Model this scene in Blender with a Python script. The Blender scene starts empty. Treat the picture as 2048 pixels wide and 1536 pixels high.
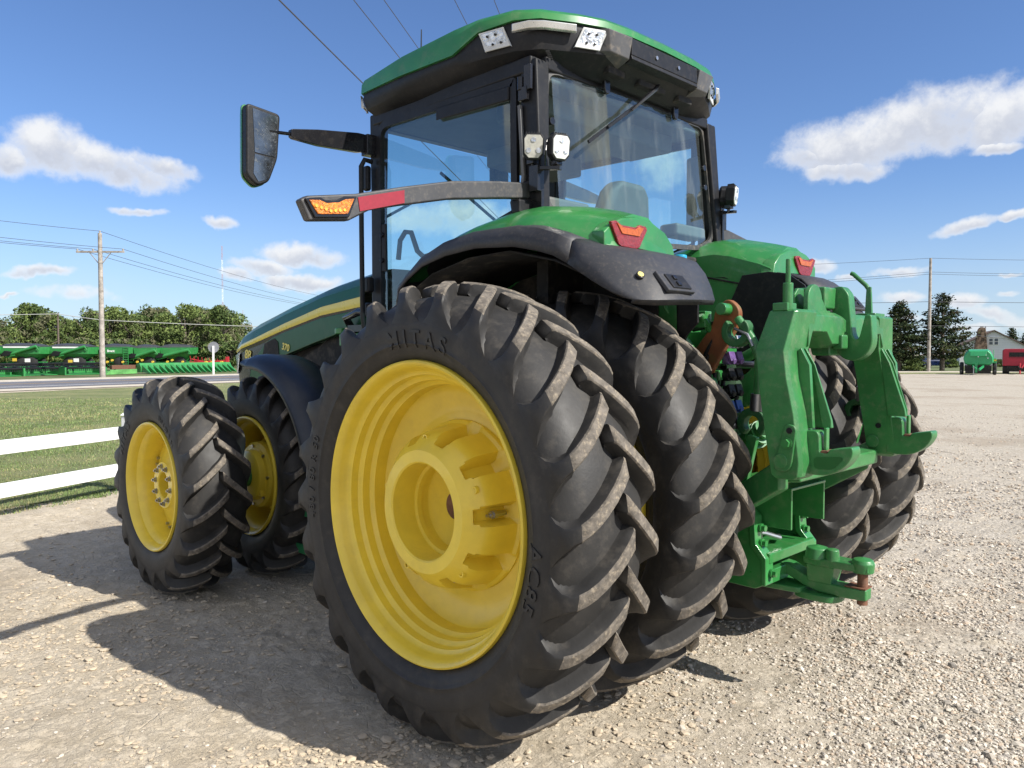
import bpy, bmesh, math, random
import numpy as np
from math import sin, cos, pi, radians
from mathutils import Vector, Matrix
random.seed(7); rng = np.random.default_rng(7)
scn = bpy.context.scene
COL = scn.collection

# ---------------------------------------------------------------- camera
CAM = Vector((-2.736, 3.870, 1.707)); YAW = -0.7849; PIT = -0.0377
FPX = 1584.5                                   # focal length in pixels of a 2048 wide picture
Fv = Vector((cos(PIT)*cos(YAW), cos(PIT)*sin(YAW), sin(PIT)))
Rv = Vector((sin(YAW), -cos(YAW), 0)); Uv = Rv.cross(Fv)
cd = bpy.data.cameras.new('camera'); cam = bpy.data.objects.new('camera', cd); COL.objects.link(cam)
cam.matrix_world = Matrix((( Rv.x, Uv.x, -Fv.x, CAM.x), (Rv.y, Uv.y, -Fv.y, CAM.y), (Rv.z, Uv.z, -Fv.z, CAM.z), (0, 0, 0, 1)))
cd.sensor_width = 36; cd.lens = 36*FPX/2048; cd.clip_start = 0.05; cd.clip_end = 9000
scn.camera = cam
# ---------------------------------------------------------------- light
SUND = Vector((1.15, 0.30, -1.0)).normalized()       # direction the sunlight travels
ELEV = math.asin(-SUND.z); AZ = math.atan2(-SUND.y, -SUND.x)
sl = bpy.data.lights.new('sun', 'SUN'); sl.energy = 5.0; sl.angle = radians(0.53); sl.color = (1.0, 0.955, 0.88)
so = bpy.data.objects.new('sun', sl); COL.objects.link(so); so.location = (-30, -8, 30)
so.rotation_euler = SUND.to_track_quat('-Z', 'Y').to_euler()
scn.view_settings.view_transform = 'Standard'; scn.view_settings.look = 'None'
scn.view_settings.exposure = 0.56; scn.view_settings.gamma = 1.0; scn.view_settings.use_curve_mapping = False
scn.cycles.max_bounces = 8; scn.cycles.transparent_max_bounces = 16; scn.cycles.use_denoising = True
scn.cycles.sample_clamp_indirect = 6

class G:
    """tiny node-graph helper"""
    def __init__(s, nt): s.nt = nt; nt.nodes.clear()
    def n(s, t, **kw):
        x = s.nt.nodes.new(t)
        for k, v in kw.items(): setattr(x, k, v)
        return x
    def l(s, a, b): s.nt.links.new(a, b)
    def put(s, sock, v):
        if isinstance(v, bpy.types.NodeSocket): s.l(v, sock)
        elif v is not None: sock.default_value = v
    def m(s, op, a, b=0.0, c=0.0, clamp=False):
        x = s.n('ShaderNodeMath', operation=op, use_clamp=clamp)
        s.put(x.inputs[0], a); s.put(x.inputs[1], b); s.put(x.inputs[2], c); return x.outputs[0]
    def v(s, op, a, b=None, out=0):
        x = s.n('ShaderNodeVectorMath', operation=op); s.put(x.inputs[0], a); s.put(x.inputs[1], b); return x.outputs[out]
    def mix(s, f, a, b, bt='MIX'):
        x = s.n('ShaderNodeMix', data_type='RGBA', blend_type=bt); s.put(x.inputs[0], f)
        for k, q in ((6, a), (7, b)):
            if isinstance(q, tuple) and len(q) == 3: q = (*q, 1)
            s.put(x.inputs[k], q)
        return x.outputs[2]
    def noise(s, co, scale, detail=4, rough=.55, dist=0, out=0):
        x = s.n('ShaderNodeTexNoise'); x.inputs['Scale'].default_value = scale; x.inputs['Detail'].default_value = detail
        x.inputs['Roughness'].default_value = rough; x.inputs['Distortion'].default_value = dist
        if co is not None: s.l(co, x.inputs['Vector'])
        return x.outputs[out]
    def ramp(s, f, a, b, c0=0., c1=1.):
        x = s.n('ShaderNodeMapRange', interpolation_type='SMOOTHSTEP'); s.put(x.inputs[0], f)
        for i, q in enumerate((a, b, c0, c1)): x.inputs[1+i].default_value = q
        return x.outputs[0]

W = bpy.data.worlds.new('World'); scn.world = W; W.use_nodes = True
g = G(W.node_tree)
def pxdir(u, v):
    return (Fv + Rv*((u-1024)/FPX) - Uv*((v-768)/FPX)).normalized()
def build_world():
    sky = g.n('ShaderNodeTexSky', sky_type='NISHITA'); sky.sun_disc = False
    sky.sun_elevation = ELEV; sky.sun_rotation = math.atan2(-SUND.x, -SUND.y); sky.altitude = 300
    sky.air_density = 1.0; sky.dust_density = 0.35; sky.ozone_density = 2.2
    co = g.n('ShaderNodeTexCoord').outputs['Generated']
    warp = g.noise(co, 9, 5, .6, out=1)
    wv = g.n('ShaderNodeVectorMath', operation='SUBTRACT'); g.l(warp, wv.inputs[0]); wv.inputs[1].default_value = (.5, .5, .5)
    ws = g.n('ShaderNodeVectorMath', operation='SCALE'); g.l(wv.outputs[0], ws.inputs[0]); ws.inputs[3].default_value = .05
    d = g.v('ADD', co, ws.outputs[0])
    CL = [(110,298,88,52,.05,1),(235,332,110,36,.2,1),(320,332,60,22,.3,1),(25,318,50,36,0,1),(258,427,50,10,.03,.8),(430,443,36,11,0,.8),
          (612,506,78,20,0,1),(528,535,62,18,0,1),(598,560,78,17,0,1),(485,556,40,14,0,.7),(76,540,72,12,0,1),(15,579,22,5,0,.7),(150,585,110,17,.08,.35),
          (1700,290,140,55,-.1,1),(1850,245,150,62,-.2,1),(1990,235,90,60,-.1,1),(1610,318,60,25,0,.9),(1690,338,95,22,0,.9),(1990,292,60,14,0,.9),
          (1930,457,66,16,-.3,.9),(2020,434,30,13,0,.9),(1630,530,42,14,.1,1),(1790,550,66,11,0,.7),(1800,597,56,14,0,.55),(1700,557,22,9,0,.6),
          (1935,612,55,17,.1,.7),(1995,640,60,16,.3,.7),(2030,600,30,10,0,.6),(2030,557,26,5,0,.7),(1950,665,60,10,0,.5),(640,600,60,8,0,.25),(1800,640,50,8,0,.5),
          (1330,330,70,60,.6,.35),(900,440,130,40,0,.6),(-300,330,200,60,0,1),(2500,300,200,70,0,1),(2400,560,120,25,0,1),(-260,560,120,22,0,1)]
    best = None; bb = None
    for (u, v, w, h, rot, st) in CL:
        c = pxdir(u, v); r = Vector((c.y, -c.x, 0)).normalized(); up = r.cross(c)
        r2 = r*cos(rot) - up*sin(rot); u2 = r*sin(rot) + up*cos(rot)
        sc = 1/FPX/(1+((u-1024)/FPX)**2)
        R = g.v('DOT_PRODUCT', d, tuple(r2/(w*sc)), out=1); B = g.v('DOT_PRODUCT', d, tuple(u2/(h*sc*1.1)), out=1)
        cr, cu = c.dot(r2)/(w*sc), c.dot(u2)/(h*sc*1.1)
        R = g.m('SUBTRACT', R, cr); B = g.m('SUBTRACT', B, cu)
        q = g.m('ADD', g.m('MULTIPLY', R, R), g.m('MULTIPLY', B, B))
        F = g.m('GREATER_THAN', g.v('DOT_PRODUCT', co, tuple(c), out=1), .5)
        mk = g.m('MULTIPLY', g.m('SUBTRACT', st, q), F)
        mk = g.m('SUBTRACT', mk, g.m('MULTIPLY', g.m('SUBTRACT', 1, F), 3))
        if best is None: best = mk; bb = B
        else:
            gt = g.m('GREATER_THAN', mk, best)
            x = g.n('ShaderNodeMix', data_type='FLOAT'); g.l(gt, x.inputs[0]); g.l(bb, x.inputs[2]); g.l(B, x.inputs[3]); bb = x.outputs[0]
            best = g.m('MAXIMUM', mk, best)
    # clouds behind the camera, for reflections
    bk = g.v('DOT_PRODUCT', co, tuple(-Fv), out=1)
    bn = g.noise(co, 3.2, 6, .6)
    bmk = g.m('SUBTRACT', g.m('MULTIPLY', g.m('SUBTRACT', bn, .47), 7), g.m('MULTIPLY', g.m('LESS_THAN', bk, .0), 50))
    best = g.m('MAXIMUM', best, bmk)
    fb = g.noise(co, 26, 7, .62); fb2 = g.noise(co, 60, 5, .6)
    den = g.m('ADD', best, g.m('MULTIPLY', g.m('SUBTRACT', fb, .5), 2.6)); den = g.m('ADD', den, g.m('ADD', g.m('MULTIPLY', g.m('SUBTRACT', fb2, .5), .9), .30))
    a = g.ramp(den, -.40, 1.25)
    # the shaded underside of each cloud
    sh = g.m('ADD', bb, g.m('MULTIPLY', g.m('SUBTRACT', fb, .5), 3.2))
    sh = g.m('MULTIPLY', g.ramp(sh, .85, -.45), g.ramp(den, .3, 1.3))
    cc = g.mix(sh, (10.2, 10.3, 10.5), (6.7, 7.1, 8.1))
    # thin high haze near the horizon
    z = g.n('ShaderNodeSeparateXYZ'); g.l(co, z.inputs[0])
    hz = g.m('MULTIPLY', g.ramp(z.outputs[2], .16, .0), g.ramp(g.noise(co, 5, 5, .6), .35, .75))
    skyc = g.mix(1.0, sky.outputs[0], (1.06, 1.28, 1.66), 'MULTIPLY')
    skyc = g.mix(g.m('MULTIPLY', hz, .35), skyc, (7.8, 8.6, 9.8))
    skyc = g.mix(g.m('MULTIPLY', g.ramp(z.outputs[2], .22, -.02), .48), skyc, (6.6, 8.1, 9.9))
    out = g.mix(g.m('MULTIPLY', a, .96), skyc, cc)
    bg = g.n('ShaderNodeBackground'); g.l(out, bg.inputs[0]); bg.inputs[1].default_value = 0.062
    o = g.n('ShaderNodeOutputWorld'); g.l(bg.outputs[0], o.inputs[0])
build_world()

def at(u, depth, z=0.0):
    """ground-plan point seen at picture column u, that far in front of the camera"""
    f = Vector((cos(YAW), sin(YAW), 0))
    p = CAM + f*depth + Rv*((u-1024)/FPX*depth)
    return Vector((p.x, p.y, z))

# ---------------------------------------------------------------- materials
MATS = {}
def pmat(name, col, rough=.5, metal=0., var=0.12, vscale=6, dirt=None, bump=None, coat=0., spec=.5, obj=True, emis=None):
    """principled material; var = brightness variation, dirt = (colour, amount, scale), bump = (scale, strength)"""
    if name in MATS: return MATS[name]
    m = bpy.data.materials.new(name); m.use_nodes = True; q = G(m.node_tree)
    co = q.n('ShaderNodeTexCoord').outputs['Object']
    b = q.n('ShaderNodeBsdfPrincipled'); o = q.n('ShaderNodeOutputMaterial'); q.l(b.outputs[0], o.inputs[0])
    c = (*col, 1)
    n1 = q.noise(co, vscale, 6, .6)
    lo = tuple(max(0, x*(1-var)) for x in col); hi = tuple(x*(1+var) for x in col)
    cc = q.mix(q.ramp(n1, .3, .7), lo, hi)
    rr = q.m('ADD', q.m('MULTIPLY', q.m('SUBTRACT', q.noise(co, vscale*2.3, 5, .6), .5), .25), rough)
    if dirt:
        dn = q.noise(co, dirt[2], 8, .68)
        f = q.m('MULTIPLY', q.ramp(dn, .48, .72), dirt[1])
        cc = q.mix(f, cc, dirt[0]); rr = q.m('ADD', rr, q.m('MULTIPLY', f, .4))
    q.put(b.inputs['Base Color'], cc); q.put(b.inputs['Roughness'], rr); b.inputs['Metallic'].default_value = metal
    b.inputs['Coat Weight'].default_value = coat; b.inputs['Coat Roughness'].default_value = .08
    b.inputs['Specular IOR Level'].default_value = spec
    if bump:
        bp = q.n('ShaderNodeBump'); q.l(q.noise(co, bump[0], 5, .6), bp.inputs['Height']); bp.inputs['Strength'].default_value = bump[1]; bp.inputs['Distance'].default_value = .01
        q.l(bp.outputs[0], b.inputs['Normal'])
    if emis: b.inputs['Emission Color'].default_value = (*emis[0], 1); b.inputs['Emission Strength'].default_value = emis[1]
    MATS[name] = m; return m

DUST = (.30, .25, .19)
M_GREEN = pmat('green_paint', (.030, .190, .045), .32, var=.10, dirt=(DUST, .16, 14), coat=.5)
M_GREEN2 = pmat('cast_green_paint', (.030, .168, .044), .42, var=.16, dirt=(DUST, .2, 22), bump=(90, .12), coat=.2)
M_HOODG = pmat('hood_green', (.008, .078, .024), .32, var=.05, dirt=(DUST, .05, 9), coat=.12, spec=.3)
M_YEL = pmat('yellow_paint', (.78, .585, .052), .36, var=.06, dirt=((.40, .27, .06), .22, 5), coat=.3)
M_YELS = pmat('yellow_stripe', (.72, .58, .06), .3, var=.03, coat=.5)
M_BLK = pmat('black_plastic', (.012, .0125, .0145), .46, var=.15, dirt=(DUST, .05, 34), bump=(260, .08), spec=.28)
M_FEND = pmat('fender_plastic', (.040, .041, .046), .47, var=.08, dirt=(DUST, .14, 60), bump=(300, .08), spec=.35)
M_BLKG = pmat('black_gloss', (.012, .012, .014), .18, var=.1, dirt=(DUST, .05, 18))
M_FFEND = pmat('front_fender_plastic', (.012, .016, .026), .38, var=.08, dirt=(DUST, .05, 12))
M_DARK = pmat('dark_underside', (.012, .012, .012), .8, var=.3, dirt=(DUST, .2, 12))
M_STEEL = pmat('steel', (.42, .42, .43), .35, 1.0, var=.2, dirt=((.1, .08, .06), .4, 20))
M_RUST = pmat('rusty_steel', (.16, .075, .045), .75, .3, var=.4, vscale=20, dirt=((.3, .2, .14), .4, 30))
M_PIVOT = pmat('orange_worn_paint', (.20, .065, .02), .6, var=.3, dirt=((.02, .12, .03), .5, 9))
M_RUB = pmat('tyre_rubber', (.025, .0238, .0225), .56, var=.2, vscale=5, dirt=((.12, .105, .085), .28, 13), bump=(55, .10), spec=.36)
M_RUBT = pmat('worn_lug_top', (.125, .108, .088), .85, var=.35, vscale=25, dirt=((.36, .30, .22), .75, 46), bump=(80, .35))
M_RUBL = pmat('raised_rubber_lettering', (.013, .013, .014), .5, var=.1)
M_WHITE = pmat('white_paint', (.80, .80, .78), .45, var=.03, dirt=((.35, .3, .25), .15, 4))
M_LAMP = pmat('lamp_reflector', (.62, .65, .68), .16, .85, var=.35, vscale=45, bump=(70, .5))
M_RED = pmat('red_lens', (.22, .004, .008), .3, var=.45, vscale=90, dirt=(DUST, .04, 30), bump=(220, .5), coat=.4)
M_REFL = pmat('red_reflector', (.26, .012, .024), .45, var=.08, vscale=50, coat=.2)
M_AMB = pmat('amber_lens', (.66, .19, .012), .3, var=.55, vscale=70, bump=(150, .7), coat=.4)
M_BLUE = pmat('blue_plastic', (.02, .33, .55), .4, var=.1)
M_PURP = pmat('purple_plastic', (.13, .07, .22), .35, var=.3, vscale=40)
M_HEADL = pmat('headliner', (.10, .105, .10), .8, var=.1)
M_SEAT = pmat('seat_fabric', (.085, .095, .09), .7, var=.12, bump=(120, .15))
M_WOOD = pmat('weathered_wood', (.33, .30, .265), .85, var=.3, vscale=3, dirt=((.14, .11, .08), .7, 2.5), bump=(20, .4))

def glass_mat(name, tint, alpha_mix, rough=.02, dust=.06):
    m = bpy.data.materials.new(name); m.use_nodes = True; q = G(m.node_tree)
    o = q.n('ShaderNodeOutputMaterial'); tr = q.n('ShaderNodeBsdfTransparent'); tr.inputs[0].default_value = (*tint, 1)
    gl = q.n('ShaderNodeBsdfGlossy'); gl.inputs[1].default_value = rough; gl.inputs[0].default_value = (.95, 1, 1, 1)
    fr = q.n('ShaderNodeLayerWeight'); fr.inputs[0].default_value = .5
    f = q.m('ADD', q.m('MULTIPLY', q.m('POWER', fr.outputs['Facing'], 5.0), .92), .055+alpha_mix, clamp=True)
    mx = q.n('ShaderNodeMixShader'); q.l(f, mx.inputs[0]); q.l(tr.outputs[0], mx.inputs[1]); q.l(gl.outputs[0], mx.inputs[2])
    co = q.n('ShaderNodeTexCoord').outputs['Object']
    df = q.n('ShaderNodeBsdfDiffuse'); df.inputs[0].default_value = (.55, .6, .58, 1)
    mp = q.n('ShaderNodeMapping'); mp.inputs['Scale'].default_value = (3, 3, .5); q.l(co, mp.inputs[0])
    streak = q.ramp(q.noise(mp.outputs[0], 3.0, 5, .6), .48, .8)
    speck = q.ramp(q.noise(co, 160, 2, .5), .70, .78)
    fd = q.m('MULTIPLY', q.m('ADD', q.m('MULTIPLY', streak, 1.0), q.m('ADD', speck, .25)), dust, clamp=True)
    m2 = q.n('ShaderNodeMixShader'); q.l(fd, m2.inputs[0]); q.l(mx.outputs[0], m2.inputs[1]); q.l(df.outputs[0], m2.inputs[2])
    q.l(m2.outputs[0], o.inputs[0]); return m
M_GLASS = glass_mat('tinted_side_glass', (.72, .93, .95), .075, dust=.02)
M_GLASSR = glass_mat('dusty_rear_glass', (.76, .95, .95), .06, dust=.13)
M_GLASSF = glass_mat('windscreen_glass', (.80, .90, .88), .0, dust=.01)
M_MIRR = pmat('mirror_glass', (.18, .19, .19), .10, .9, var=.3, vscale=12, dirt=((.3, .29, .26), .5, 50))

# ---------------------------------------------------------------- mesh building
class MB:
    def __init__(s): s.v = []; s.f = []; s.mi = []; s.cur = 0; s.sm = []
    def add(s, vs, fs, mi=None):
        o = len(s.v); s.v += [tuple(x) for x in vs]; s.f += [tuple(o+i for i in f) for f in fs]
        s.mi += [s.cur if mi is None else mi]*len(fs); return s
    def box(s, c, d, rot=None):
        hx, hy, hz = d[0]/2, d[1]/2, d[2]/2; vs = []
        for x in (-hx, hx):
            for y in (-hy, hy):
                for z in (-hz, hz):
                    p = Vector((x, y, z)); p = (rot @ p) if rot is not None else p; vs.append(p+Vector(c))
        return s.add(vs, [(0, 1, 3, 2), (4, 6, 7, 5), (0, 4, 5, 1), (2, 3, 7, 6), (0, 2, 6, 4), (1, 5, 7, 3)])
    def bar(s, a, b, w, h, up=(0, 0, 1)):
        """rectangular bar from a to b; w across, h along up"""
        a = Vector(a); b = Vector(b); d = (b-a); L = d.length; d.normalize(); u = Vector(up); r = d.cross(u)
        if r.length < 1e-4: r = d.cross(Vector((1, 0, 0)))
        r.normalize(); u = r.cross(d); m = Matrix((d, r, u)).transposed()
        return s.box((a+b)/2, (L, w, h), m)
    def prism(s, pts, axis, lo, hi):
        """extrude a 2D outline along an axis; pts are (x,z) for y, (y,z) for x, (x,y) for z"""
        n = len(pts)
        def P(p, t): return {'x': (t, p[0], p[1]), 'y': (p[0], t, p[1]), 'z': (p[0], p[1], t)}[axis]
        vs = [P(p, lo) for p in pts]+[P(p, hi) for p in pts]
        return s.add(vs, [tuple(range(n))[::-1], tuple(range(n, 2*n))]+[(i, (i+1) % n, n+(i+1) % n, n+i) for i in range(n)])
    def tube(s, path, r, n=10, cap=True):
        P = [Vector(p) for p in path]; R = r if isinstance(r, (list, tuple)) else [r]*len(P)
        vs = []; t0 = (P[1]-P[0]).normalized(); a = t0.orthogonal().normalized()
        for i, p in enumerate(P):
            t = ((P[min(i+1, len(P)-1)]-P[i]).normalized()+(P[i]-P[max(i-1, 0)]).normalized())
            t = t.normalized() if t.length > 1e-6 else t0
            a = (a-t*a.dot(t)); a = a.normalized() if a.length > 1e-6 else t.orthogonal().normalized(); b = t.cross(a)
            for k in range(n): vs.append(p+(a*cos(2*pi*k/n)+b*sin(2*pi*k/n))*R[i])
        fs = [(i*n+k, i*n+(k+1) % n, (i+1)*n+(k+1) % n, (i+1)*n+k) for i in range(len(P)-1) for k in range(n)]
        if cap: fs += [tuple(range(n))[::-1], tuple((len(P)-1)*n+k for k in range(n))]
        return s.add(vs, fs)
    def cyl(s, a, b, r, n=20): return s.tube([a, b], r, n)
    def hexb(s, a, b, r): return s.tube([a, b], r, 6)
    def lathe(s, prof, c=(0, 0, 0), n=64, fn=None, axis='y', closed=False, mi=None):
        """prof = (offset along axis, radius)"""
        vs = []; m = len(prof)
        for k in range(n):
            th = 2*pi*k/n
            for j, (y, r) in enumerate(prof):
                rr = r if fn is None else fn(j, y, r, th)
                a, b = rr*cos(th), rr*sin(th)
                vs.append({'y': (c[0]+a, c[1]+y, c[2]+b), 'z': (c[0]+a, c[1]+b, c[2]+y), 'x': (c[0]+y, c[1]+a, c[2]+b)}[axis])
        J = m if closed else m-1
        fs = [(k*m+j, k*m+(j+1) % m, ((k+1) % n)*m+(j+1) % m, ((k+1) % n)*m+j) for k in range(n) for j in range(J)]
        return s.add(vs, fs, mi)
    def loft(s, secs, closed=True, cap=True):
        m = len(secs[0]); vs = [p for q in secs for p in q]; J = m if closed else m-1
        fs = [(i*m+j, i*m+(j+1) % m, (i+1)*m+(j+1) % m, (i+1)*m+j) for i in range(len(secs)-1) for j in range(J)]
        if cap and closed: fs += [tuple(range(m))[::-1], tuple((len(secs)-1)*m+j for j in range(m))]
        return s.add(vs, fs)
    def mirror(s, axis=1):
        o = len(s.v); s.v += [tuple(-x if i == axis else x for i, x in enumerate(p)) for p in s.v]
        nf = [tuple(o+i for i in f[::-1]) for f in s.f]; s.f += nf; s.mi += s.mi[:]; return s
    def build(s, name, mat, parent=None, smooth=38, bevel=0, seg=2, sub=0, solid=0, fix=True, loc=None):
        me = bpy.data.meshes.new(name); me.from_pydata(s.v, [], s.f)
        ms = mat if isinstance(mat, (list, tuple)) else [mat]
        for m in ms: me.materials.append(m)
        if len(ms) > 1: me.polygons.foreach_set('material_index', s.mi)
        if fix:
            b = bmesh.new(); b.from_mesh(me); bmesh.ops.recalc_face_normals(b, faces=b.faces); b.to_mesh(me); b.free()
        if smooth:
            me.shade_smooth(); me.set_sharp_from_angle(angle=radians(smooth))
        o = bpy.data.objects.new(name, me); COL.objects.link(o)
        if parent is not None: o.parent = parent
        if loc is not None: o.location = loc
        if solid:
            q = o.modifiers.new('solid', 'SOLIDIFY'); q.thickness = solid; q.offset = -1
        if bevel:
            q = o.modifiers.new('bevel', 'BEVEL'); q.width = bevel; q.segments = seg; q.limit_method = 'ANGLE'; q.angle_limit = radians(32); q.harden_normals = True
        if sub:
            q = o.modifiers.new('sub', 'SUBSURF'); q.levels = sub; q.render_levels = sub
        return o
def empty(name, loc=(0, 0, 0), parent=None):
    o = bpy.data.objects.new(name, None); COL.objects.link(o); o.location = loc; o.empty_display_size = .3
    if parent is not None: o.parent = parent
    return o
def tag(o, label=None, cat=None, group=None, kind=None):
    if label: o['label'] = label
    if cat: o['category'] = cat
    if group: o['group'] = group
    if kind: o['kind'] = kind
    return o
def fastmesh(name, V, Fc, mats, parent=None, mi=None, smooth=False, k=None):
    """numpy verts + equal-size faces to an object"""
    me = bpy.data.meshes.new(name); V = np.ascontiguousarray(V, np.float32); Fc = np.ascontiguousarray(Fc, np.int32); k = Fc.shape[1]
    me.vertices.add(len(V)); me.vertices.foreach_set('co', V.ravel())
    me.loops.add(Fc.size); me.loops.foreach_set('vertex_index', Fc.ravel())
    me.polygons.add(len(Fc)); me.polygons.foreach_set('loop_start', np.arange(0, Fc.size, k, dtype=np.int32))
    for m in (mats if isinstance(mats, (list, tuple)) else [mats]): me.materials.append(m)
    if mi is not None: me.polygons.foreach_set('material_index', np.ascontiguousarray(mi, np.int32))
    me.polygons.foreach_set('use_smooth', np.full(len(Fc), smooth)); me.update(calc_edges=True); me.validate()
    o = bpy.data.objects.new(name, me); COL.objects.link(o)
    if parent is not None: o.parent = parent
    return o
def copy_tree(o, parent=None):
    c = o.copy(); COL.objects.link(c); c.parent = parent
    for ch in list(o.children): copy_tree(ch, c)
    return c
def text_mesh(txt, size, name, mat, parent, fn, ext=.003, space=1.0, bold=False, shear=0, fix=True, align='CENTER', off=0.0, sub=0):
    """lettering: font outline -> mesh, every vertex placed by fn(x, y, z)"""
    cu = bpy.data.curves.new('t', 'FONT'); cu.body = txt; cu.size = size; cu.extrude = ext; cu.align_x = align; cu.align_y = 'CENTER'
    cu.space_character = space; cu.shear = shear; cu.offset = off; cu.resolution_u = 3
    to = bpy.data.objects.new('t', cu); COL.objects.link(to); bpy.context.view_layer.update()
    me = bpy.data.meshes.new_from_object(to.evaluated_get(bpy.context.evaluated_depsgraph_get()))
    bpy.data.objects.remove(to); bpy.data.curves.remove(cu)
    me.materials.clear(); me.materials.append(mat)
    if sub:
        b = bmesh.new(); b.from_mesh(me); bmesh.ops.triangulate(b, faces=b.faces)
        for _ in range(sub): bmesh.ops.subdivide_edges(b, edges=[e for e in b.edges if e.calc_length() > size*.12], cuts=1); bmesh.ops.triangulate(b, faces=b.faces)
        b.to_mesh(me); b.free()
    for v in me.vertices: v.co = fn(v.co.x, v.co.y, v.co.z)
    me.name = name; o = bpy.data.objects.new(name, me); COL.objects.link(o); o.parent = parent; return o

def vnoise(x, y, seed=0):
    xi = np.floor(x).astype(np.int64); yi = np.floor(y).astype(np.int64); xf = x-xi; yf = y-yi
    def h(a, b):
        n = (a*374761393+b*668265263+seed*974711) & 0xffffffff
        n = ((n ^ (n >> 13))*1274126177) & 0xffffffff
        return ((n ^ (n >> 16)) & 0xffff)/65535.0
    u = xf*xf*(3-2*xf); w = yf*yf*(3-2*yf)
    return (h(xi, yi)*(1-u)+h(xi+1, yi)*u)*(1-w)+(h(xi, yi+1)*(1-u)+h(xi+1, yi+1)*u)*w
def fbm(x, y, oct=4, seed=0):
    s = 0; a = 1; t = 0
    for i in range(oct): s = s+a*vnoise(x*2**i, y*2**i, seed+i*17); t += a; a *= .5
    return s/t
# ================================================================ GROUND
def ground_mat():
    m = bpy.data.materials.new('gravel_yard'); m.use_nodes = True; q = G(m.node_tree)
    co = q.n('ShaderNodeNewGeometry').outputs['Position']
    b = q.n('ShaderNodeBsdfPrincipled'); o = q.n('ShaderNodeOutputMaterial'); q.l(b.outputs[0], o.inputs[0])
    big = q.noise(co, .55, 5, .6); mid = q.noise(co, 6, 6, .65); fine = q.noise(co, 45, 5, .7); gr = q.noise(co, 140, 3, .7)
    sep = q.n('ShaderNodeSeparateXYZ'); q.l(co, sep.inputs[0])
    # how gravelly: clay on the fence side of the tractor, loose gravel behind and to the right of it
    s = q.m('SUBTRACT', q.m('MULTIPLY', sep.outputs[0], -.55), q.m('MULTIPLY', sep.outputs[1], .75))
    s = q.m('ADD', s, q.m('MULTIPLY', q.m('SUBTRACT', big, .5), 3.0))
    grav = q.ramp(s, -1.2, 1.6)
    clay = q.mix(q.ramp(mid, .3, .7), (.44, .375, .28), (.545, .475, .37))
    clay = q.mix(q.m('MULTIPLY', q.ramp(fine, .5, .75), .5), clay, (.33, .27, .21))
    vor = q.n('ShaderNodeTexVoronoi'); vor.inputs['Scale'].default_value = 42; q.l(co, vor.inputs['Vector'])
    vb = q.n('ShaderNodeRGBToBW'); q.l(vor.outputs['Color'], vb.inputs[0])
    gc = q.mix(vb.outputs[0], (.275, .245, .195), (.57, .515, .43))
    gc = q.mix(q.m('MULTIPLY', q.ramp(fine, .45, .7), .6), gc, (.38, .31, .24))
    col = q.mix(q.m('MULTIPLY', grav, q.ramp(mid, .25, .55, .35, 1.)), clay, gc)
    tr = q.ramp(q.noise(co, .28, 5, .65), .50, .66); col = q.mix(q.m('MULTIPLY', tr, .50), col, (.27, .215, .155))
    q.l(col, b.inputs['Base Color']); b.inputs['Roughness'].default_value = .93; b.inputs['Specular IOR Level'].default_value = .15
    # relief: grit, pebbles, cracks
    wv = q.v('SCALE', q.noise(co, 5, 3, .5, out=1)); wv.node.inputs[3].default_value = .05
    cp = q.v('ADD', co, wv)
    cr = q.n('ShaderNodeTexVoronoi', feature='DISTANCE_TO_EDGE'); cr.inputs['Scale'].default_value = 7.5; q.l(cp, cr.inputs['Vector'])
    crk = q.m('MULTIPLY', q.ramp(cr.outputs[0], .0, .045), q.ramp(q.noise(co, 1.6, 3, .5), .48, .60))
    msk = q.m('SUBTRACT', 1, q.m('MULTIPLY', q.ramp(q.noise(co, 1.6, 3, .5), .48, .60), q.m('MULTIPLY', q.m('SUBTRACT', 1, q.ramp(cr.outputs[0], .0, .045)), q.m('SUBTRACT', 1, grav))))
    hgt = q.m('ADD', q.m('MULTIPLY', fine, .5), q.m('MULTIPLY', gr, .25))
    hgt = q.m('ADD', hgt, q.m('MULTIPLY', q.m('MULTIPLY', q.m('SUBTRACT', 1, vor.outputs['Distance']), grav), .6))
    hgt = q.m('ADD', hgt, q.m('MULTIPLY', msk, .5))
    rid = q.m('MULTIPLY', q.ramp(q.noise(co, 16, 8, .72), .42, .60), .8); hgt = q.m('ADD', hgt, q.m('MULTIPLY', rid, q.m('SUBTRACT', 1.0, q.m('MULTIPLY', grav, .7))))
    bp = q.n('ShaderNodeBump'); q.l(hgt, bp.inputs['Height']); bp.inputs['Strength'].default_value = .65; bp.inputs['Distance'].default_value = .018
    q.l(bp.outputs[0], b.inputs['Normal'])
    return m
def ghash(x, y): return 0
def gheight(x, y):
    """gentle relief of the yard; flattens out with distance"""
    d = np.hypot(x+1.0, y-1.0); k = np.clip(1-(d-6)/14, 0, 1)
    h = (fbm(x*.9, y*.9, 3, 3)-.5)*.035+(fbm(x*7, y*7, 3, 9)-.5)*.018
    c = fbm(x*3.1, y*3.1, 2, 21); h = h+np.clip(c-.45, 0, 1)*.09*fbm(x*18, y*18, 3, 31)+(np.abs(fbm(x*13, y*13, 3, 41)-.5))*.010     # broken clods
    # tyre track running back from the left wheels
    for yc in (1.52,):
        tr = np.exp(-((y-yc-.05*x)/.16)**2)*np.clip((-x-.7)/.5, 0, 1)
        h = h-tr*.022*(np.sin(x*26+np.abs(y-yc)*14) > .1)+tr*.006*(fbm(x*20, y*20, 2, 61)-.5)
    return (h-.004)*k-.0
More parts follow.
